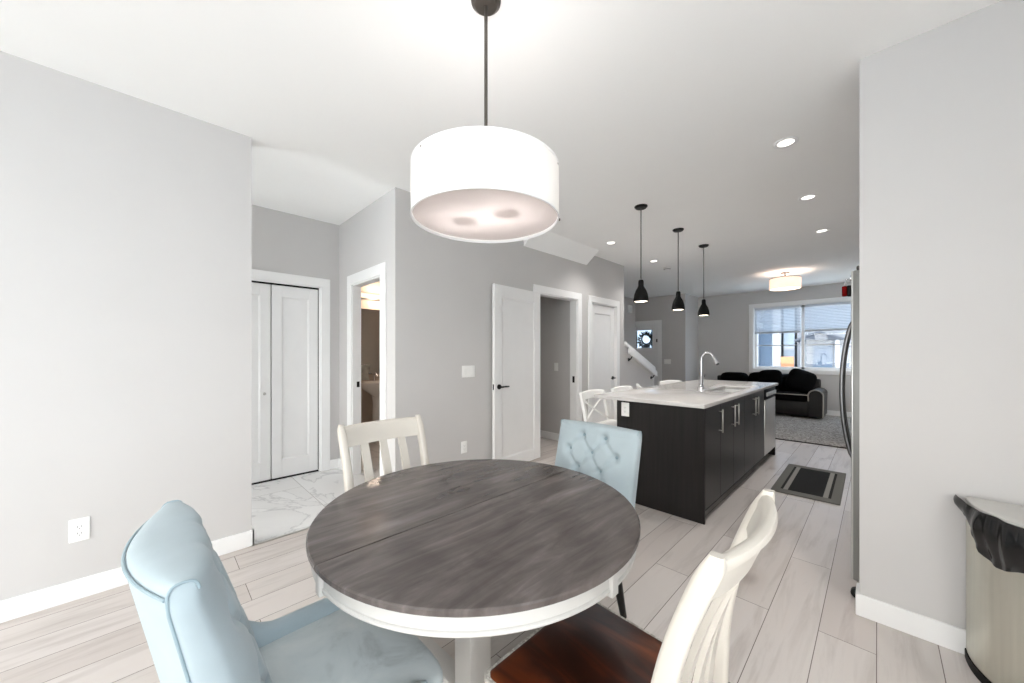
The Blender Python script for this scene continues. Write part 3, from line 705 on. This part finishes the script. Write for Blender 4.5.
# ------------------------------------------------------------------ white slat-back chairs
def slat_chair(label):
    t = thing('slat_back_chair', label, 'chair', (0, 0, 0), 0, 'antique white slat back dining chairs')
    # centre line of the back in (y,z)
    pts = [(0, -.255), (.20, -.222), (.45, -.195), (.62, -.203), (.75, -.228), (.85, -.260), (.93, -.292), (.985, -.315)]
    def yc(z):
        for (a, p), (b, q) in zip(pts, pts[1:]):
            if z <= b: return p + (q-p)*(z-a)/(b-a)
        return pts[-1][1]
    def sm(z): return (yc(z-.04)+yc(z)+yc(z+.04))/3 if z > .05 else yc(z)
    for s in (-1, 1):
        rings = []
        for i in range(41):
            z = .966*i/40; hd = .018 + .006*math.exp(-((z-.5)/.22)**2) + .003*max(0, (z-.6)/.38); hw = .017
            x = s*(.185 + .010*max(0, z-.45)/.5); y = sm(z)
            if i == 40: hd *= .55; hw *= .55
            if i == 39: hd *= .9; hw *= .9
            rings.append([(x + hw*math.copysign(abs(math.cos(a))**.55, math.cos(a)), y + hd*math.copysign(abs(math.sin(a))**.55, math.sin(a)), z) for a in [2*PI*j/16 for j in range(16)]])
        MB().loft(rings).build('back_post', CHAIRW, t, ang=55)
    rings = []
    for i in range(25):
        u = -1 + 2*i/24; x = .190*u; bow = .032*(1-u*u); ring = []
        for y, z in ((.010, .868), (.011, .89), (.011, .925), (.014, .943), (.010, .954), (0, .958), (-.010, .954), (-.016, .943), (-.011, .925), (-.010, .89), (-.010, .868)):
            ring.append((x, sm(z) - bow + y, z))
        rings.append(ring)
    MB().loft(rings).build('crest_rail', CHAIRW, t, ang=50)
    for x in (-.094, 0, .094):
        rings = []
        for i in range(15):
            z = .455 + (.875-.455)*i/14; w = .0215 - .004*i/14; b = .034*(1-(x/.19)**2)*(z-.455)/.43
            y = sm(z) - b; rings.append([(x-w, y-.006, z), (x+w, y-.006, z), (x+w, y+.006, z), (x-w, y+.006, z)])
        MB().loft(rings).build('slat', CHAIRW, t)
    pl = [(-.205, -.225), (.205, -.225), (.222, .218), (.208, .236), (-.208, .236), (-.222, .218)]
    se = MB().prism(pl, 'z', .437, .455, .006).build('seat', SEATW, t)
    MB().prism([(x*1.04, y*1.04) for x, y in pl], 'z', .428, .4535, .006).build('seat_edge', EDGING, se)
    MB().box(-.19, .19, .185, .203, .37, .437).box(-.19, .19, -.205, -.188, .37, .437).box(-.205, -.187, -.19, .19, .37, .437).box(.187, .205, -.19, .19, .37, .437).build('seat_apron', CHAIRW, t)
    for s in (-1, 1):
        MB().loft([[(s*.197+a*w, .19+b*w, z) for a, b in ((-1, -1), (1, -1), (1, 1), (-1, 1))] for z, w in ((0, .013), (.30, .019), (.437, .020))]).build('front_leg', CHAIRW, t)
        MB().box(s*.197-.009, s*.197+.009, -.22, .19, .16, .185, .003, 1).build('side_stretcher', CHAIRW, t)
    MB().box(-.197, .197, -.02, -.002, .163, .183, .003, 1).build('cross_stretcher', CHAIRW, t)
    return t
ch_b = slat_chair('antique white slat-back chair at the far left of the table facing right')
ch_b.location = (-1.405, .80, 0); ch_b.rotation_euler = (0, 0, -PI/2)
dup(ch_b, 'antique white slat-back chair on the right side of the table seen edge-on', (-.485, .838, 0), PI/2)

# ------------------------------------------------------------------ kitchen island
XI, YI = -.9163, 2.947
isl = thing('kitchen_island', 'dark espresso kitchen island cabinet with steel bar handles', 'kitchen island', (0, 0, 0))
MB().box(-1.625, XI-.022, YI+.02, 5.0, .10, .70).box(-1.625, -1.55, YI+.02, 5.64, .10, .884).box(-1.625, XI-.022, YI+.02, YI+.03, .7, .884).box(-1.625, XI-.022, 4.99, 5.0, .7, .884).box(XI-.04, XI-.022, YI+.02, 5.0, .70, .884).build('carcass', CAB, isl)
MB().box(-1.641, XI, YI, YI+.02, 0, .884, .001, 1).build('end_panel', CAB, isl)
MB().box(-1.641, XI, 5.605, 5.625, 0, .884, .001, 1).build('end_panel', CAB, isl)
MB().box(-1.641, -1.625, YI+.02, 5.605, 0, .884).build('back_panel', CAB, isl)
MB().box(-1.60, XI-.075, YI+.02, 5.60, 0, .10).build('toe_kick', TOE, isl)
ys = [YI+.022, 3.345, 3.725, 4.115, 4.505, 4.995]; hs = [3.30, 3.665, 3.785, 4.44, 4.57]
for k in range(5):
    d = MB().box(XI-.021, XI-.001, ys[k]+.0015, ys[k+1]-.0015, .105, .878, .0015, 1).build('door', CABD, isl)
    y = hs[k]
    MB().tube([(XI-.003, y, .66), (XI+.028, y, .66)], .005, 8).tube([(XI-.003, y, .815), (XI+.028, y, .815)], .005, 8).box(XI+.022, XI+.034, y-.006, y+.006, .642, .833, .003, 1).build('handle', NICKEL, d)
ct = MB(); X0, X1, Y0, Y1 = -1.818, -.888, 2.853, 5.645; sx0, sx1, sy0, sy1 = -1.255, -.985, 3.93, 4.72
# counter slab with a sink cut-out
outer = [(X0, Y0), (X1, Y0), (X1, Y1), (X0, Y1)]; inner = [(sx0, sy0), (sx1, sy0), (sx1, sy1), (sx0, sy1)]
b = bmesh.new(); L = {}
for nm, pl in (('o', outer), ('i', inner)):
    for z in (.885, .915): L[nm, z] = [b.verts.new((x, y, z)) for x, y in pl]
for i in range(4):
    j = (i+1) % 4
    b.faces.new((L['o', .915][i], L['o', .915][j], L['i', .915][j], L['i', .915][i])); b.faces.new((L['o', .885][j], L['o', .885][i], L['i', .885][i], L['i', .885][j]))
    b.faces.new((L['o', .885][i], L['o', .885][j], L['o', .915][j], L['o', .915][i])); b.faces.new((L['i', .885][j], L['i', .885][i], L['i', .915][i], L['i', .915][j]))
bmesh.ops.recalc_face_normals(b, faces=b.faces)
bmesh.ops.bevel(b, geom=[e for e in b.edges if len(e.link_faces) == 2 and e.calc_face_angle(0) > .5], offset=.003, segments=2, affect='EDGES', profile=.5)
ct.add(b)
tag(ct.build('countertop', QUARTZ), 'glossy white stone countertop on the kitchen island', 'countertop')
sk = thing('kitchen_sink', 'stainless undermount sink set in the island countertop', 'sink', (0, 0, 0))
s = MB(); m_ = (sy0+sy1)/2
for a0, a1 in ((sy0, m_-.012), (m_+.012, sy1)):
    s.loft([[(sx0+q, a0+q, z), (sx1-q, a0+q, z), (sx1-q, a1-q, z), (sx0+q, a1-q, z)] for q, z in ((-.004, .884), (0, .87), (.006, .745), (.03, .72), (.10, .715))], cap=False)
    s.box(sx0+.1, sx1-.1, a0+.1, a1-.1, .712, .716)
s.box(sx0-.01, sx1+.01, m_-.012, m_+.012, .86, .882)
s.build('basin', STEEL, sk)
for y in ((sy0+m_)/2, (sy1+m_)/2): MB().lathe([(0, .718), (.028, .719), (.04, .721)], 20, c=((sx0+sx1)/2, y, 0)).build('drain', CHROME, sk)
# faucet
FX, FY = -1.345, 4.225
fc = thing('kitchen_faucet', 'tall chrome gooseneck faucet standing on the island countertop', 'faucet', (FX, FY, .915))
MB().lathe([(0, .0), (.030, .0), (.030, .012), (.024, .02), (.019, .03), (.019, .11), (.015, .12), (.013, .13)], 24).build('base', CHROME, fc)
arc = [(0, 0, .10), (0, 0, .20), (0, 0, .30)] + [(.062-.062*math.cos(a), 0, .30+.085*math.sin(a)) for a in [PI*i/12 for i in range(1, 11)]]
MB().tube(arc, .0115, 14).build('spout', CHROME, fc)
e = V(arc[-1]); d = (V(arc[-1])-V(arc[-2])).normalized()
MB().tube([tuple(e), tuple(e+d*.03), tuple(e+d*.085)], [.0125, .016, .019], 14).build('spray_head', CHROME, fc)
MB().tube([tuple(e+d*.085), tuple(e+d*.10)], [.017, .016], 14).build('nozzle', BLACK, fc)
MB().cyl((0, 0, .08), (0, .03, .085), .011, n=12).tube([(0, .03, .085), (.01, .045, .11), (.02, .055, .15)], [.009, .007, .006], 10).build('handle', CHROME, fc)
# dishwasher at the far end of the island
dw = thing('dishwasher', 'stainless dishwasher built into the far end of the island', 'dishwasher', (0, 0, 0))
MB().box(XI-.56, XI-.03, 5.003, 5.600, .10, .875).build('tub', SLOT, dw)
MB().box(XI-.03, XI+.004, 5.003, 5.602, .11, .745, .004, 2).build('door', STEEL, dw)
cp = MB().box(XI-.03, XI+.004, 5.003, 5.602, .75, .872, .004, 2).build('control_panel', BLACKP, dw)
MB().box(XI+.004, XI+.022, 5.05, 5.555, .79, .835, .006, 2).build('handle', STEEL, cp)

# cross-back stools
def bar_stool(label):
    t = thing('bar_stool', label, 'stool', (0, 0, 0), 0, 'white cross back stools at the island')
    sz, bt = .60, .895
    MB().soft(-.20, .20, -.19, .20, sz-.035, sz, 10., 8).build('seat', STOOLW, t)
    yb_ = lambda z: -.185 - .10*max(0, z-.45)/.45
    for s in (-1, 1):
        MB().loft([[(s*(.205-.012*(z < .3))+a*.016, y+b_*.016, z) for a, b_ in ((-1, -1), (1, -1), (1, 1), (-1, 1))] for z, y in ((0, -.215), (.3, -.195), (sz, yb_(sz)), (.75, yb_(.75)), (bt, yb_(bt)))]).build('back_leg', STOOLW, t)
        MB().loft([[(s*x+a*w, y+b_*w, z) for a, b_ in ((-1, -1), (1, -1), (1, 1), (-1, 1))] for z, x, y, w in ((0, .195, .19, .013), (sz-.03, .178, .165, .018))]).build('front_leg', STOOLW, t)
        MB().box(s*.188-.009, s*.188+.009, -.195, .17, .30, .325).build('stretcher', STOOLW, t)
    rings = []
    for i in range(13):
        u = -1+2*i/12; ring = []
        for y, z in ((.012, bt-.075), (.012, bt-.006), (.0, bt+.004), (-.012, bt-.006), (-.012, bt-.075)): ring.append((.21*u, yb_(z)-.025*(1-u*u)+y, z + .012*(1-u*u)))
        rings.append(ring)
    MB().loft(rings).build('top_rail', STOOLW, t)
    for s in (-1, 1):
        pts = []
        for i in range(11):
            q = i/10; x = -s*.19 + s*.38*q; z = sz+.01 + (bt-.07-sz-.01)*q; pts.append((x, yb_(z)-.02*(1-(x/.2)**2) + .008*s, z))
        MB().tube(pts, .011, 8).build('cross_brace', STOOLW, t)
    MB().box(-.18, .18, .165, .185, .20, .225).build('foot_rail', STOOLW, t)
    return t
bs = bar_stool('white cross-back stool nearest the camera on the island seating side')
bs.location = (-1.80, 3.245, 0); bs.rotation_euler = (0, 0, -PI/2)
dup(bs, 'second white cross-back stool along the island, top rail peeking over the counter', (-1.80, 3.86, 0), -PI/2)
dup(bs, 'third white cross-back stool along the island, turned edge-on', (-1.84, 4.44, 0), -PI/2+.55)
dup(bs, 'farthest white cross-back stool along the island, behind the faucet', (-1.80, 5.13, 0), -PI/2-.3)

# ------------------------------------------------------------------ refrigerator
fr = thing('refrigerator', 'stainless refrigerator with bowed handles beyond the right wall', 'refrigerator', (0, 0, 0))
FXF = -.098
GREY = mat('fridge_side_grey', (140, 140, 138), .4, .3, var=.02)
MB().box(FXF+.075, .60, 2.615, 3.505, .06, 1.715, .006, 2).build('cabinet', GREY, fr)
for y0, y1, hy in ((2.612, 3.055, 3.005), (3.065, 3.508, 3.115)):
    d = MB().box(FXF+.006, FXF+.07, y0, y1, .10, 1.725, .006, 2).build('door', GREY, fr)
    MB().box(FXF, FXF+.010, y0+.001, y1-.001, .101, 1.724, .004, 2).build('front_panel', STEEL, d)
    pts = []
    for i in range(21):
        q = i/20; z = .64 + (1.50-.64)*q; pts.append((FXF + .004 - .062*math.sin(PI*q)**.6, hy, z))
    MB().tube(pts, .0115, 12).build('handle', mat('handle_steel_dark', (120, 120, 122), .3, 1., var=.05), d)
MB().box(FXF+.02, FXF+.09, 2.62, 2.68, 1.726, 1.75, .006, 2).build('hinge_cover', SLOT, fr)
MB().box(FXF+.05, .58, 2.63, 3.49, .03, .095).build('base_grille', TOE, fr)
for y in (2.64, 3.46): MB().cyl((FXF+.022, y-.012, .026), (FXF+.022, y+.012, .026), .0255, n=20).build('roller', BLACK, fr)
mg = thing('magnetic_clip', 'small red and black clip stuck high on the refrigerator front', 'magnet', (FXF, 2.66, 1.625))
MB().box(-.038, -.017, -.02, .02, -.026, .026, .003, 1).build('clip', RED, mg)
MB().box(-.018, 0, -.02, .02, -.028, .028, .003, 1).build('base', BLACKP, mg)
mg = thing('magnetic_hook', 'small chrome hook stuck near the refrigerator top corner', 'hook', (FXF, 2.645, 1.69))
MB().cyl((0, 0, 0), (-.006, 0, 0), .016, n=16).build('base', CHROME, mg)
MB().tube([(-.006, 0, 0), (-.022, 0, -.004), (-.026, 0, -.02), (-.020, 0, -.032), (-.028, 0, -.024)], .0035, 8).build('hook', CHROME, mg)

# ------------------------------------------------------------------ mats and rugs
km = tag(MB().box(-.245, .245, -.56, .56, .001, .012, .003, 1).build('kitchen_mat', KMAT), 'grey and black striped kitchen mat on the floor beside the island', 'mat')
km.location = (-.474, 4.690, 0); km.rotation_euler = (0, 0, .012)
ar = thing('area_rug', 'speckled grey shag rug in the living room before the sofa', 'rug', (-1.3, 8.18, 0))
MB().soft(-1.72, 1.72, -1.50, 1.60, -.018, .022, 14., 20).build('pile', CARPET, ar)
MB().box(-1.735, 1.735, -1.515, -1.49, .0005, .014, .003, 1).build('binding', mat('rug_binding', (60, 58, 58), .9), ar)

# ------------------------------------------------------------------ sofa
so = thing('sofa', 'black and dark brown two-tone sofa under the living room window', 'sofa', (-1.80, 9.50, .022))
SW = 1.07
MB().box(-SW+.06, SW-.06, -.40, .42, .03, .33, .02, 3).build('base', LEATHER, so)
for s in (-1, 1):
    prof = [(-.105, .03), (.105, .03), (.11, .45)] + [(.115*math.cos(a), .45+.11*math.sin(a)) for a in [PI*i/14 for i in range(1, 14)]] + [(-.11, .45)]
    prof = [(s*(SW-.11)+p, q) for p, q in prof]
    am = MB().prism(prof, 'y', -.44, .43, .012).build('arm', LEATHER, so, ang=50)
    rim = [(s*(SW-.11)+.112*math.cos(a), -.442, .45+.108*math.sin(a)) for a in [PI*i/18 for i in range(19)]]
    rim = [(s*(SW-.11)+.109, -.442, .04)] + rim + [(s*(SW-.11)-.109, -.442, .34)]
    MB().tube(rim, .012, 8).build('arm_highlight', SOFA_HILITE, am)  # painted highlight along the arm rim
MB().box(-SW+.1, SW-.1, .30, .44, .30, .74, .04, 3).build('back_frame', LEATHER, so)
for k in range(3):
    x0 = -SW+.215 + k*(2*SW-.43)/3; x1 = x0 + (2*SW-.43)/3
    c = MB().soft(x0, x1, -.44, .22, .31, .47, 7., 10).build('seat_cushion', BLACKF, so, ang=60)
    MB().tube([(x0+.02, -.432, .452), (x1-.02, -.432, .452)], .011, 8).build('cushion_highlight', SOFA_HILITE, c)  # painted highlight along the front cushion edge
    M = Matrix.Translation((0, 0, 0))
    MB().soft(x0+.005, x1-.005, .06, .34, .43, .83+.02*(k % 2), 4.2, 10, lambda q, c: V((q.x, q.y+.10*(q.z-.6), q.z))).build('back_cushion', BLACKF, so, ang=60)
def pillow(label, x, y, z, rx, ry, rz, w):
    def f(q, c): 
        k = (1-abs(c.x)**4*.35)*(1-abs(c.z)**4*.35); return V((q.x*(1-.07*(1-c.z**2)), q.y*k, q.z*(1-.07*(1-c.x**2))))
    o = MB().soft(-w/2, w/2, -.09, .09, -w/2, w/2, 3.2, 10, f).build('throw_pillow', mat('pillow_black', (9, 9, 10), .9, var=.2, spec=.08), ang=70)
    o.location = (x, y, z); o.rotation_euler = (rx, ry, rz); tag(o, label, 'pillow'); return o
pillow('large black pillow leaning at the right arm of the sofa', -1.10, 9.36, .735, -.42, .35, .15, .5)
pillow('black pillow leaning upright in the middle of the sofa', -1.62, 9.37, .735, -.32, -.06, -.1, .46)
th = MB().soft(-.30, .30, -.10, .10, -.022, .022, 5., 10, lambda q, c: V((q.x, q.y, q.z + .012*math.sin(q.x*22)+.010*math.sin(q.y*30+q.x*9)))).build('folded_throw', mat('throw_grey', (82, 84, 92), .95, var=.2), ang=70)
th.location = (-1.25, 9.885, .80); tag(th, 'rumpled dark grey throw folded over the back of the sofa', 'blanket')

# ------------------------------------------------------------------ powder room
vl = thing('vanity_wall_lamp', 'glowing bar vanity light on the powder room wall', 'wall lamp', (-5.5, 2.46, 2.165), R_E)
MB().box(-.28, .28, 0, .03, -.05, .05, .006, 2).build('backplate', NICKEL, vl)
MB().cyl((-.27, .065, 0), (.27, .065, 0), .036, n=20).build('glass_tube', emit('vanity_tube', (255, 226, 196), 1.7), vl)
for s in (-1, 1): MB().cyl((s*.268, .065, 0), (s*.28, .065, 0), .039, n=20).box(s*.274-.006, s*.274+.006, .02, .06, -.012, .012).build('end_cap', NICKEL, vl)
lamp('vanity_glow', 'POINT', (-5.34, 2.46, 2.165), 15, (1, .80, .64), .06)
mr = thing('mirror', 'frameless wall mirror above the pedestal sink', 'mirror', (-5.5, 2.46, 1.50), R_E)
MB().box(-.32, .32, 0, .006, -.53, .47, .001, 1).build('mirror_glass', MIRROR, mr)
ps = thing('pedestal_sink', 'white pedestal sink in the powder room', 'sink', (-5.5, 2.42, .045), R_E)
rings = []
for q, z, rx, ry in ((0, .60, .09, .08), (0, .66, .16, .14), (0, .72, .24, .20), (0, .78, .275, .225), (0, .815, .285, .235), (0, .825, .28, .23), (0, .820, .235, .17), (0, .77, .20, .14), (0, .72, .08, .06)):
    rings.append([(rx*math.copysign(abs(math.cos(a))**.8, math.cos(a)), .24 + ry*math.copysign(abs(math.sin(a))**.8, math.sin(a)), z) for a in [2*PI*j/32 for j in range(32)]])
MB().loft(rings).build('basin', PORC, ps, ang=60)
MB().lathe([(.13, -.045), (.13, .03), (.105, .06), (.085, .2), (.08, .5), (.095, .62)], 28, c=(0, .20, 0)).build('pedestal', PORC, ps)
MB().cyl((0, .06, .81), (0, .06, .93), .014, n=12).tube([(0, .06, .92), (0, .11, .94), (0, .17, .90)], .011, 10).build('tap', CHROME, ps)
tw = MB()
for k, x in enumerate((-.012, .012)):
    rings = []
    for i in range(13):
        z = -.23*i/12; rings.append([(x+.010*math.sin(a)+.004*math.sin(i*.9), (.085+.012*math.sin(i*.5+k))*math.cos(a)*(1 + .1*math.sin(3*a)), z) for a in [2*PI*j/20 for j in range(20)]])
    tw.loft(rings)
tw = tw.build('hand_towel', TOWEL, ang=70); tw.location = (-5.43, 2.24, 1.12); tag(tw, 'grey patterned hand towel hanging beside the pedestal sink', 'towel')
tr = thing('towel_ring', 'chrome towel bar holding the hand towel by the sink', 'towel bar', (-5.5, 2.24, 1.12), R_E)
MB().cyl((0, 0, 0), (0, .012, 0), .024, n=16).build('mount', CHROME, tr)
MB().tube([(0, .01, 0), (0, .15, 0)], .007, 10).build('bar', CHROME, tr)

# ------------------------------------------------------------------ waste bin
bn = thing('waste_bin', 'tall semi-round stainless waste bin against the white wall', 'waste bin', (.47, YR-.022, 0))
def dring(a, d, z, n=40, y0=0.):
    return [(-a*math.cos(PI*j/n)*1.0, y0 - d*abs(math.sin(PI*j/n))**.85, z) for j in range(n+1)]
ba, bd = .205, .285
MB().loft([dring(ba, bd, .035), dring(ba, bd, .60)]).build('body', STEELG, bn, ang=40)
MB().loft([dring(ba+.004, bd+.004, 0), dring(ba+.004, bd+.004, .036)]).build('base_ring', BLACKP, bn)
MB().loft([dring(ba+.003, bd+.003, .600), dring(ba+.003, bd+.003, .625), dring(ba-.004, bd-.006, .632)]).build('rim', BLACKP, bn)
MB().loft([dring(ba+.002, bd+.004, .668, y0=-.004), dring(ba+.002, bd+.004, .678, y0=-.004), dring(ba-.012, bd-.012, .684, y0=-.004)]).build('lid', mat('bin_lid_grey', (206, 204, 200), .5, .1, var=.01), bn)
MB().box(-.05, .05, -.29-.03, -.25, .015, .03, .005, 2).build('pedal', BLACKP, bn)
bg = MB(); rnd = random.Random(5); n = 72; rings = []
def sst(x): x = max(0, min(1, x)); return x*x*(3-2*x)
lo = [.030 + .145*sst((j/n)/.20)*sst((1-j/n)/.12) + .010*math.sin(j*.45) for j in range(n+1)]
for i in range(16):
    q = i/15; ring = []
    for j in range(n+1):
        a = PI*j/n; fold = .006*math.sin(j*.62+1.4*q) + .004*math.sin(j*1.37-2.2*q)
        off = .010 + .016*math.sin(PI*min(1, q*1.15))*.8 + fold*(.4+.8*q) + (.018*max(0, 1-j/7)*(1-q))
        ring.append((-(ba+off)*math.cos(a), -(bd+off)*abs(math.sin(a))**.85 - .002, .672 - lo[j]*q + .004*math.sin(j*.5)*(1-q) + .012*max(0, 1-j/6)*(1-q)))
    rings.append(ring)
inner = [(x*.94, y*.94, .664) for x, y, z in rings[0]]
bg.loft([inner] + rings, closed=False, cap=False)
bg = bg.build('bin_liner', BAG, ang=70); bg.location = (.47, YR-.022, 0); tag(bg, 'black plastic bin liner folded over the rim of the waste bin', 'bin bag')

# ------------------------------------------------------------------ outside
GR = mat('outside_ground', (222, 222, 220), .95, var=.15, scale=.6)
gd = MB().box(-40, 40, 10.4, 60, -.35, -.3).box(-40, 40, -40, -3.5, -.35, -.3).box(-40, -3.1, -3.5, -1.3, -.35, -.3).box(1.6, 40, -3.5, 10.4, -.35, -.3).build('ground_outside', GR); gd['kind'] = 'structure'
def gable(mb, x0, x1, y0, y1, z0, zr):
    mb.prism([(x0, z0), (x1, z0), ((x0+x1)/2, zr)], 'y', y0, y1)
SB, SWH = mat_siding('blue_siding', (78, 98, 120), (48, 62, 80)), mat_siding('white_siding', (132, 138, 146), (96, 102, 110))
WT, RF = mat('outside_trim', (166, 170, 176), .6), mat('roof_shingle', (120, 124, 132), .9, var=.3, scale=20)
GL = mat('outside_window', (96, 116, 140), .15)
def extwin(parent, x0, x1, y, z0, z1):
    f = MB().box(x0-.08, x1+.08, y-.05, y, z0-.08, z0).box(x0-.08, x1+.08, y-.05, y, z1, z1+.08).box(x0-.08, x0, y-.05, y, z0, z1).box(x1, x1+.08, y-.05, y, z0, z1).build('window', WT, parent)
    MB().box(x0, x1, y-.02, y, z0, z1).build('pane', GL, f)
h1 = thing('exterior_house', 'blue sided house across the street seen through the left window half', 'house', (0, 0, -.3))
MB().box(-9, -3.1, 20, 28, 0, 5.4).build('wall', SB, h1)
r = MB(); gable(r, -9.5, -3.02, 19.6, 28.4, 5.4, 7.4); r.build('roof', RF, h1)
MB().box(-4.1, -3.85, 19.6, 19.85, 0, 3.0).box(-3.35, -3.05, 19.9, 20.1, 0, 5.4).box(-5.6, -3.7, 18.6, 19.9, 2.75, 3.0).build('porch_trim', WT, h1)
r = MB(); r.prism([(18.4, 2.95), (20, 3.6), (20, 3.75), (18.4, 3.1)], 'x', -5.9, -3.6); r.build('porch_roof', RF, h1)
extwin(h1, -8.2, -6.9, 20, 1.2, 2.6); extwin(h1, -5.4, -4.4, 20, 3.7, 4.8)
h2 = thing('exterior_house', 'white sided house with a gabled porch across the street', 'house', (0, 0, -.3))
MB().box(-2.5, 3.2, 20.2, 28, 0, 5.4).build('wall', SWH, h2)
r = MB(); gable(r, -2.56, 3.7, 19.8, 28.4, 5.4, 7.6); r.build('roof', RF, h2)
r = MB(); gable(r, -2.35, -.95, 19.0, 20.2, 2.14, 2.40); r.prism([(-2.45, 2.08), (-1.65, 2.42), (-.85, 2.08), (-.85, 2.16), (-1.65, 2.50), (-2.45, 2.16)], 'y', 18.95, 20.2); r.build('porch_roof', mat('porch_shingle', (74, 80, 90), .9, var=.3, scale=20), h2)
MB().box(-2.25, -2.13, 19.1, 19.22, 0, 2.14).box(-1.17, -1.05, 19.1, 19.22, 0, 2.14).build('porch_posts', WT, h2)
dr = MB().box(-1.95, -1.33, 20.13, 20.2, .55, 1.95).build('front_door', mat('outside_door', (86, 106, 128), .5), h2)
MB().box(-1.85, -1.43, 20.11, 20.13, 1.60, 1.78).build('door_light', GL, dr)
MB().box(-2.4, -.9, 19.0, 20.2, 0, .5).build('porch_floor', WT, h2)
extwin(h2, -.5, .7, 20.2, 1.2, 2.5); extwin(h2, -1.9, -.9, 20.2, 3.6, 4.7)
h3 = thing('exterior_house', 'pale grey house set back between the blue and white houses', 'house', (0, 0, -.3))
MB().box(-3.0, -2.6, 20.3, 27, 0, 5.0).build('wall', mat_siding('pale_siding', (150, 164, 178), (120, 134, 148)), h3)
r = MB(); r.prism([(20.0, 5.0), (27.2, 5.0), (23.6, 7.0)], 'x', -3.0, -2.6); r.build('roof', RF, h3)
MB().box(-2.99, -2.61, 20.26, 20.3, 0, .4).box(-2.99, -2.61, 20.26, 20.3, 1.75, 1.9).build('trim_board', WT, h3)
fn = thing('garden_gate', 'orange timber fence panel between the two nearest houses', 'fence', (0, 0, -.3))
MB().box(-3.0, -2.55, 19.7, 19.76, .1, 1.15).build('boards', mat('orange_timber', (178, 118, 84), .8, var=.1), fn)
MB().box(-3.01, -2.54, 19.66, 19.7, 1.15, 1.45).build('top_rail', mat('orange_timber_light', (196, 142, 102), .8), fn)

# ------------------------------------------------------------------ daylight
w = bpy.data.worlds.new('sky'); bpy.context.scene.world = w; w.use_nodes = True
t = w.node_tree; t.nodes.clear(); o = t.nodes.new('ShaderNodeOutputWorld'); bgn = t.nodes.new('ShaderNodeBackground'); t.links.new(bgn.outputs[0], o.inputs[0])
tc = N(t, 'ShaderNodeTexCoord'); sx = N(t, 'ShaderNodeSeparateXYZ'); t.links.new(tc.outputs['Generated'], sx.inputs[0])
mp = N(t, 'ShaderNodeMapRange'); mp.inputs[1].default_value = -.6; mp.inputs[2].default_value = .8; dt = N(t, 'ShaderNodeVectorMath', operation='DOT_PRODUCT'); dt.inputs[1].default_value = (.1, .99, 0); t.links.new(tc.outputs['Generated'], dt.inputs[0]); t.links.new(dt.outputs['Value'], mp.inputs[0])
t.links.new(ramp(t, mp.outputs[0], [(0, (1, .97, .93, 1)), (1, (.64, .82, 1.0, 1))]), bgn.inputs[0])
bgn.inputs[1].default_value = 7.5
def portal(name, loc, rot, sxx, syy):
    l = bpy.data.lights.new(name, 'AREA'); l.shape = 'RECTANGLE'; l.size = sxx; l.size_y = syy; l.cycles.is_portal = True
    o = bpy.data.objects.new(name, l); C.objects.link(o); o.location = loc; o.rotation_euler = rot
portal('portal_patio', ((OR[0]+OR[1])/2, -3.44, (OR[2]+OR[3])/2), (PI/2, 0, 0), OR[1]-OR[0], OR[3]-OR[2])   # -z -> +y
portal('portal_hall', ((OM[0]+OM[1])/2, -1.34, (OM[2]+OM[3])/2), (PI/2, 0, 0), OM[1]-OM[0], OM[3]-OM[2])
portal('portal_side', (1.49, (OS[0]+OS[1])/2, (OS[2]+OS[3])/2), (PI/2, 0, PI/2), OS[1]-OS[0], OS[3]-OS[2])
portal('portal_living', (.83, (OK[0]+OK[1])/2, (OK[2]+OK[3])/2), (PI/2, 0, PI/2), OK[1]-OK[0], OK[3]-OK[2])
portal('portal_far', ((OW[0]+OW[1])/2, YF+.15, (OW[2]+OW[3])/2), (-PI/2, 0, 0), OW[1]-OW[0], OW[3]-OW[2])

# ------------------------------------------------------------------ camera
cam = bpy.data.cameras.new('camera'); co = bpy.data.objects.new('camera', cam); C.objects.link(co)
cam.sensor_width = 36; cam.lens = 362.6/1024*36; cam.shift_y = 12/1024; cam.clip_start = .02
co.location = (0, 0, 1.289); co.rotation_euler = (PI/2, 0, .7895)
sc = bpy.context.scene; sc.camera = co
vs = sc.view_settings; vs.view_transform = 'Standard'; vs.look = 'None'; vs.gamma = 1; vs.use_curve_mapping = False; vs.exposure = .1
sc.cycles.use_denoising = True; sc.cycles.max_bounces = 14; sc.cycles.diffuse_bounces = 8; sc.cycles.transparent_max_bounces = 16; sc.cycles.sample_clamp_indirect = 8
sc.cycles.caustics_reflective = False; sc.cycles.caustics_refractive = False
